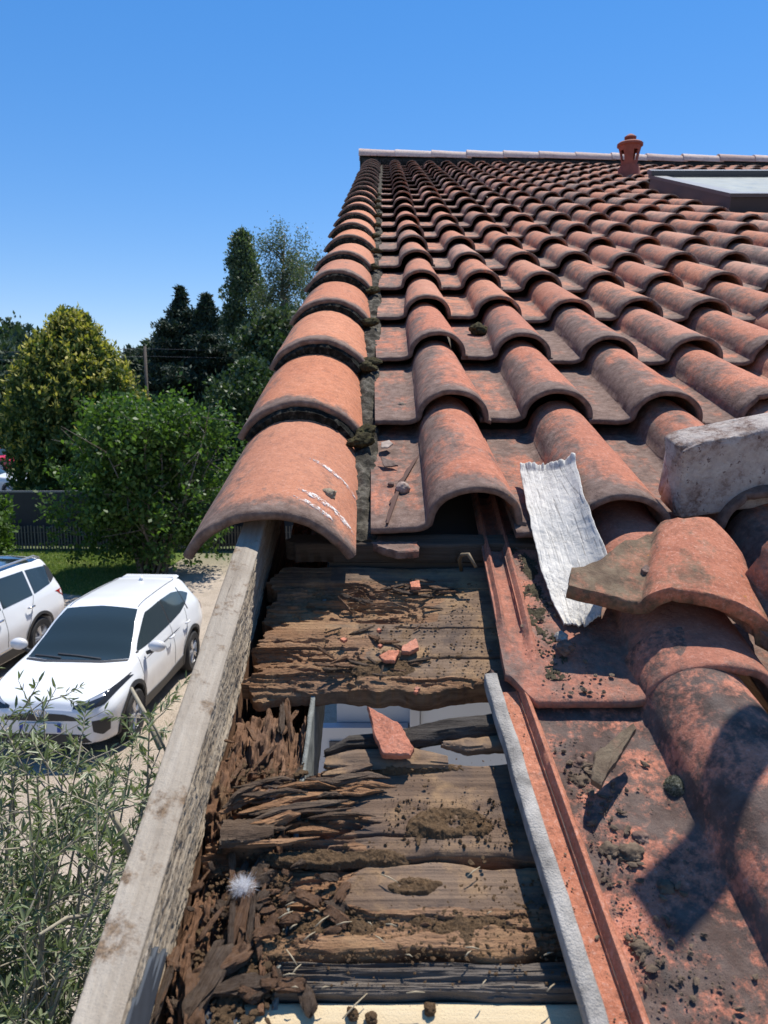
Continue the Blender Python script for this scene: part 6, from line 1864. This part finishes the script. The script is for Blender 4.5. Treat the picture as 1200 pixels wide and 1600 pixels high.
# larger white car with a dark roof, cut by the left edge
def big_car(loc, head, label):
    tab = [(-2.30, .55, .45, .66, .62, .64, .92, .50, 1.02, 1.05, .40),
           (-2.22, .70, .32, .86, .68, .80, 1.02, .58, 1.30, 1.34, .28),
           (-2.08, .78, .26, .905, .72, .83, 1.06, .60, 1.54, 1.58, .22),
           (-1.70, .83, .24, .92, .72, .84, 1.07, .61, 1.61, 1.645, .20),
           (-.9, .86, .22, .92, .72, .84, 1.05, .63, 1.64, 1.68, .19),
           (-.1, .86, .22, .915, .70, .84, 1.03, .63, 1.625, 1.67, .19),
           (.25, .86, .22, .915, .70, .84, 1.02, .645, 1.54, 1.60, .19),
           (.75, .86, .22, .92, .70, .83, 1.01, .70, 1.22, 1.29, .19),
           (1.05, .86, .22, .92, .71, .82, 1.0, .73, 1.04, 1.09, .19),
           (1.6, .85, .24, .915, .72, .80, .96, .66, .98, 1.01, .20),
           (2.05, .78, .26, .86, .66, .74, .88, .56, .90, .92, .22),
           (2.20, .60, .30, .68, .58, .62, .78, .44, .80, .81, .26)]
    me = body_mesh('body', tab, carwhite)
    me = cut_wheels(me, (1.38, -1.38), .83, .395, .355)
    me.polygons.foreach_set('use_smooth', np.ones(len(me.polygons), bool)); me.set_sharp_from_angle(angle=radians(40))
    bm = bmesh.new(); bm.from_mesh(me); bvh = BVHTree.FromBMesh(bm)
    e = obj('estate_car', None, loc=loc, rot=(0, 0, head), label=label, cat='car')
    me.materials.clear(); me.materials.append(carwhite); me.materials.append(blackpl)
    for p in me.polygons:
        c = p.center
        if p.normal.z < -.7 or any(np.hypot(c.x - ax, c.z - .355) < .392 and abs(c.y) < .78 for ax in (1.38, -1.38)): p.material_index = 1
    obj('body', me, e)
    roofm = Mat('dark_blue_roof', .12, .6); roofm.b.inputs['Coat Weight'].default_value = 1.0; roofm = roofm.done((.015, .022, .035))
    def P_(nm, A, B, d, mat, n=24, m=10, off=.005):
        V, F = patch(bvh, A, B, d, n, m, off)
        me_ = mesh(nm, V, F, mat, sharp=50)
        b2 = bmesh.new(); b2.from_mesh(me_); bmesh.ops.recalc_face_normals(b2, faces=b2.faces); b2.to_mesh(me_); b2.free()
        return obj(nm, me_, e)
    P_('roof_panel', [(.12, -.60, 2), (.10, 0, 2), (.12, .60, 2)], [(-2.10, -.57, 2), (-2.12, 0, 2), (-2.10, .57, 2)], (0, 0, -1), roofm, 20, 20)
    P_('windscreen', [(.16, -.55, 1.6), (.14, 0, 1.6), (.16, .55, 1.6)], [(1.0, -.7, 1.1), (1.12, 0, 1.1), (1.0, .7, 1.1)], (-.55, 0, -1), carglass, 22, 12, .008)
    for s in (1, -1):
        d = (0, -s, 0)
        P_('side_window', [(.75, s, 1.12), (.2, s, 1.47), (-.40, s, 1.55)], [(.75, s, 1.07), (.2, s, 1.08), (-.40, s, 1.09)], d, carglass)
        P_('side_window', [(-.46, s, 1.55), (-1.30, s, 1.53)], [(-.46, s, 1.09), (-1.30, s, 1.11)], d, carglass)
        P_('rear_quarter_window', [(-1.36, s, 1.525), (-1.95, s, 1.48)], [(-1.36, s, 1.115), (-1.88, s, 1.17)], d, carglass)
        P_('black_rear_pillar', [(-1.95, s, 1.5), (-2.16, s, 1.42)], [(-1.90, s, 1.18), (-2.12, s, 1.24)], d, blackpl, 8, 6, .006)
        P_('sill_trim', [(.98, s, .42), (0, s, .38), (-.98, s, .42)], [(.98, s, .24), (0, s, .24), (-.98, s, .24)], d, blackpl, 24, 6, .010)
        P_('chrome_strip', [(.95, s, .44), (-.95, s, .44)], [(.95, s, .415), (-.95, s, .415)], d, chrome, 24, 3, .012)
        for pts in ([(.95, 1.0), (.95, .46)], [(-.43, 1.08), (-.43, .46)], [(-1.32, 1.1), (-1.15, .85), (-.92, .50)]):
            P_('door_seam', [(x, s, z) for x, z in pts], [(x + .009, s, z) for x, z in pts], d, blackpl, 20, 2, .0025)
        for ax in (1.38, -1.38):
            A = []; B = []
            for k in range(17):
                a = radians(-12 + 204 * k / 16)
                A.append((ax + cos(a) * .455, s, .355 + sin(a) * .445)); B.append((ax + cos(a) * .397, s, .355 + sin(a) * .397))
            P_('arch_trim', A, B, d, blackpl, 34, 4, .012)
        for hx in (-.22, -1.10):
            g = Geo(); yy = .905
            g.tube([(hx - .10, s * yy, .955), (hx - .06, s * (yy + .03), .96), (hx + .06, s * (yy + .03), .96), (hx + .10, s * yy, .955)], [.014, .018, .018, .014], 8)
            obj('door_handle', g.mesh('door_handle', [chrome]), e)
        g = Geo(); g.tube([(.05, s * .60, 1.66), (-.1, s * .60, 1.70), (-1.8, s * .57, 1.69), (-2.0, s * .56, 1.62)], [.016, .018, .018, .014], 8)
        obj('roof_rail', g.mesh('roof_rail', [alloy]), e)
        V, F = lump(3, (.09, .13, .09), 1.0, 3, 0); obj('mirror', mesh('mirror', V, F, blackpl), e, loc=(.72, s * 1.02, 1.12))
        P_('headlight', [(2.4, s * .45, .82), (2.4, s * .80, .90)], [(2.4, s * .45, .74), (2.4, s * .82, .80)], (-1, 0, 0), lampglass, 14, 5)
        P_('tail_light', [(-2.4, s * .55, 1.02), (-2.4, s * .85, 1.02)], [(-2.4, s * .55, .92), (-2.4, s * .86, .88)], (1, 0, 0), bpy.data.materials['tail_red'], 12, 5, .006)
    P_('grille', [(2.4, -.45, .74), (2.4, .45, .74)], [(2.4, -.40, .45), (2.4, .40, .45)], (-1, 0, 0), blackpl)
    for ax in (1.38, -1.38):
        for s in (-1, 1): wheel_objs(e, ax, .805, s, .345, alloy, tyreM)
    bm.free()
    return e
big_car((-7.05, 11.75, 0), radians(-97), 'larger white car with dark glossy roof, cut by the left edge')

# cars on the road far left: simpler, a few pixels each
def far_car(px, py, Y, head, colr, label):
    p = at_y(px, py, Y)
    tab = [(-1.95, .5, .42, .6, .62, .58, .80, .40, .84, .86, .36), (-1.85, .70, .3, .80, .62, .76, .88, .50, .95, .98, .26), (-1.5, .78, .24, .83, .65, .78, .92, .55, 1.30, 1.34, .2),
           (-.6, .80, .22, .83, .65, .78, .92, .58, 1.42, 1.46, .2), (.1, .80, .22, .83, .65, .78, .90, .58, 1.36, 1.41, .2), (.8, .80, .22, .83, .65, .78, .88, .66, .93, .96, .2),
           (1.5, .78, .24, .82, .62, .74, .80, .6, .82, .85, .22), (1.9, .55, .3, .62, .55, .58, .68, .42, .70, .71, .3)]
    pm = paint_mat('car_paint', colr)
    me = cut_wheels(body_mesh('body', tab, pm, 60, 40), (1.2, -1.2), .76, .35, .31)
    me.polygons.foreach_set('use_smooth', np.ones(len(me.polygons), bool)); me.set_sharp_from_angle(angle=radians(40))
    bm = bmesh.new(); bm.from_mesh(me); bvh = BVHTree.FromBMesh(bm)
    e = obj('far_car', None, loc=(p[0], p[1], 0), rot=(0, 0, head), label=label, cat='car', group='cars on the far road')
    obj('body', me, e)
    def P_(nm, A, B, d, mat):
        V, F = patch(bvh, A, B, d, 14, 6, .008)
        me_ = mesh(nm, V, F, mat); b2 = bmesh.new(); b2.from_mesh(me_); bmesh.ops.recalc_face_normals(b2, faces=b2.faces); b2.to_mesh(me_); b2.free(); obj(nm, me_, e)
    P_('windscreen', [(.14, -.5, 1.4), (.14, .5, 1.4)], [(.74, -.62, 1), (.74, .62, 1)], (-.5, 0, -1), carglass)
    P_('rear_screen', [(-1.3, -.5, 1.4), (-1.3, .5, 1.4)], [(-1.75, -.5, 1), (-1.75, .5, 1)], (.5, 0, -1), carglass)
    for s in (-1, 1):
        P_('side_window', [(.55, s, 1.0), (.1, s, 1.32), (-1.2, s, 1.3), (-1.5, s, 1.1)], [(.55, s, .96), (-1.5, s, .98)], (0, -s, 0), carglass)
        for ax in (1.2, -1.2): wheel_objs(e, ax, .72, s, .30, alloy, tyreM)
    bm.free()
far_car(-9, 692, 47, radians(-20), (.55, .012, .03), 'bright red car on the road at the left edge, under the hedges')
far_car(-22, 715, 35.5, radians(8), (.70, .70, .70), 'pale grey car at the left edge, nearer than the red one')
# ------------------------------------------------------------------ oleander in front of the house, seen from above
Ol = leaf_mat('oleander_leaves', [(0.085, 0.12, 0.05), (0.14, 0.18, 0.08), (0.20, 0.235, 0.125), (0.11, 0.145, 0.07), (0.27, 0.29, 0.18)], 0.40, 0.3, 0.5, tint=(1.3, 1.4, .7))
twig = plain('oleander_twig', (0.33, 0.29, 0.21), .8, var=.3, scale=30)
def oleander(n_stem, seed, targets):
    rr = random.Random(seed); rg = np.random.default_rng(seed)
    segs = []; LP = []; LD = []; LS = []
    def leafy(P0, P1, n):
        P0 = np.array(P0); P1 = np.array(P1); ax = (P1 - P0) / (np.linalg.norm(P1 - P0) + 1e-9)
        for i in range(n):
            t = .15 + .85 * (i / max(1, n - 1)) ** .8
            q = P0 + (P1 - P0) * t
            for k in range(3):
                d = rg.normal(0, 1, 3); d -= d.dot(ax) * ax; d /= np.linalg.norm(d) + 1e-9
                d = d * .75 + ax * .75; LP.append(q); LD.append(d / np.linalg.norm(d)); LS.append(rr.uniform(.030, .058))
    for tgt in targets:
        a = rr.uniform(0, 2 * pi); b0 = np.array([rr.uniform(-.35, .35), rr.uniform(-.35, .35), 0])
        T = np.array(tgt)
        mid = b0 * .5 + T * .5 + np.array([rr.uniform(-.15, .15), rr.uniform(-.15, .15), .45])
        c = [b0 * (1 - t) ** 2 + mid * 2 * t * (1 - t) + T * t * t for t in np.linspace(0, 1, 9)]
        r0 = rr.uniform(.009, .017)
        segs.append((c, list(np.linspace(r0, .0032, 9))))
        for i in range(4, 9):
            for _ in range(3 if i < 8 else 2):
                d = np.array([rr.gauss(0, .16), rr.gauss(0, .16), rr.gauss(.10, .10)])
                e_ = c[i] + d
                segs.append(([c[i], c[i] + d * .55 + np.array([0, 0, -.01]), e_], [.0035, .0026, .0014]))
                leafy(c[i] + d * .35, e_, rr.randint(4, 7))
                if rr.random() < .6:
                    d2 = d * .4 + np.array([rr.gauss(0, .1), rr.gauss(0, .1), rr.gauss(.05, .07)])
                    segs.append(([c[i] + d * .5, c[i] + d * .5 + d2], [.0024, .0012])); leafy(c[i] + d * .5 + d2 * .3, c[i] + d * .5 + d2, rr.randint(3, 6))
        leafy(c[7], c[8], 6)
        if rr.random() < .35:   # bare whip
            d = np.array([rr.gauss(0, .25), rr.gauss(0, .25), rr.uniform(.1, .35)]); segs.append(([c[7], c[7] + d * .5, c[7] + d + np.array([0, 0, -.05])], [.003, .0022, .001]))
    P = np.array(LP); Dr = np.array(LD); L = np.array(LS)[:, None]
    n = len(P)
    s = np.cross(Dr, np.stack([rg.normal(0, .5, n), rg.normal(0, .5, n), np.ones(n)], -1)); s /= np.linalg.norm(s, axis=1)[:, None] + 1e-9
    nn = np.cross(s, Dr); W = L * .105
    V = np.empty((n, 6, 3))
    V[:, 0] = P; V[:, 1] = P + Dr * L * .33 + s * W + nn * W * .4; V[:, 2] = P + Dr * L * .7 + s * W * .8 + nn * W * .2 - nn * L * .03
    V[:, 3] = P + Dr * L - nn * L * .10; V[:, 4] = P + Dr * L * .7 - s * W * .8 + nn * W * .2 - nn * L * .03; V[:, 5] = P + Dr * L * .33 - s * W + nn * W * .4
    F = np.arange(n * 6).reshape(n, 6)
    # fold along the midrib: two quads sharing base and tip
    F = np.concatenate([F[:, [0, 1, 2, 3]], F[:, [0, 3, 4, 5]]])
    print('oleander leaves', n)
    g = Geo()
    for c, r in segs: g.tube(c, r, 5, cap=False)
    return g.mesh('stems', [twig]), mesh('foliage', V.reshape(-1, 3), F, [Ol])
rr = random.Random(42)
OB = np.array([-1.45, 2.55, 0.0])
tg = []
while len(tg) < 78:
    x, y = rr.gauss(-1.42, .52), rr.gauss(2.65, .50)
    z = 3.36 - .62 * abs(rr.gauss(0, 1)) - .35 * ((x + 1.4) ** 2 + (y - 2.7) ** 2)
    if x > -.60 or z < 1.2 or y < 1.3: continue
    # clear of the bargeboard
    tg.append(np.array([x, y, z]) - OB)
st, fo = oleander(60, 4, tg)
e = obj('oleander_bush', None, loc=OB, label='tall oleander bush with narrow leaves and bare twigs, in front of the white cars', cat='bush')
obj('stems', st, e)
obj('foliage', fo, e)
# dry trimmed twigs and a few cut branches on top
rr = random.Random(9)
for a, b, r in (((168, 1262), (206, 1340), .011), ((62, 1460), (140, 1430), .006), ((205, 1075), (250, 1170), .012), ((225, 1110), (262, 1180), .007)):
    P0 = at_z(*a, z=3.05) ; P1 = at_z(*b, z=2.85)
    g = Geo(); g.tube([P0 - OB, (P0 + P1) / 2 - OB + np.array([0, 0, .02]), P1 - OB], [r * .7, r, r], 7)
    obj('cut_branch', g.mesh('cut_branch', [twig]), e)
# second, lower shrub filling the corner
tg = []
while len(tg) < 60:
    x, y = rr.gauss(-1.1, .35), rr.gauss(1.75, .25); z = 2.35 - .5 * abs(rr.gauss(0, 1))
    if x > -.62 or z < .8: continue
    tg.append(np.array([x + 1.1, y - 1.8, z]))
st, fo = oleander(30, 14, tg)
e = obj('oleander_bush', None, loc=(-1.1, 1.8, 0), label='lower oleander bush in the bottom left corner beside the bargeboard', cat='bush')
obj('stems', st, e); obj('foliage', fo, e)
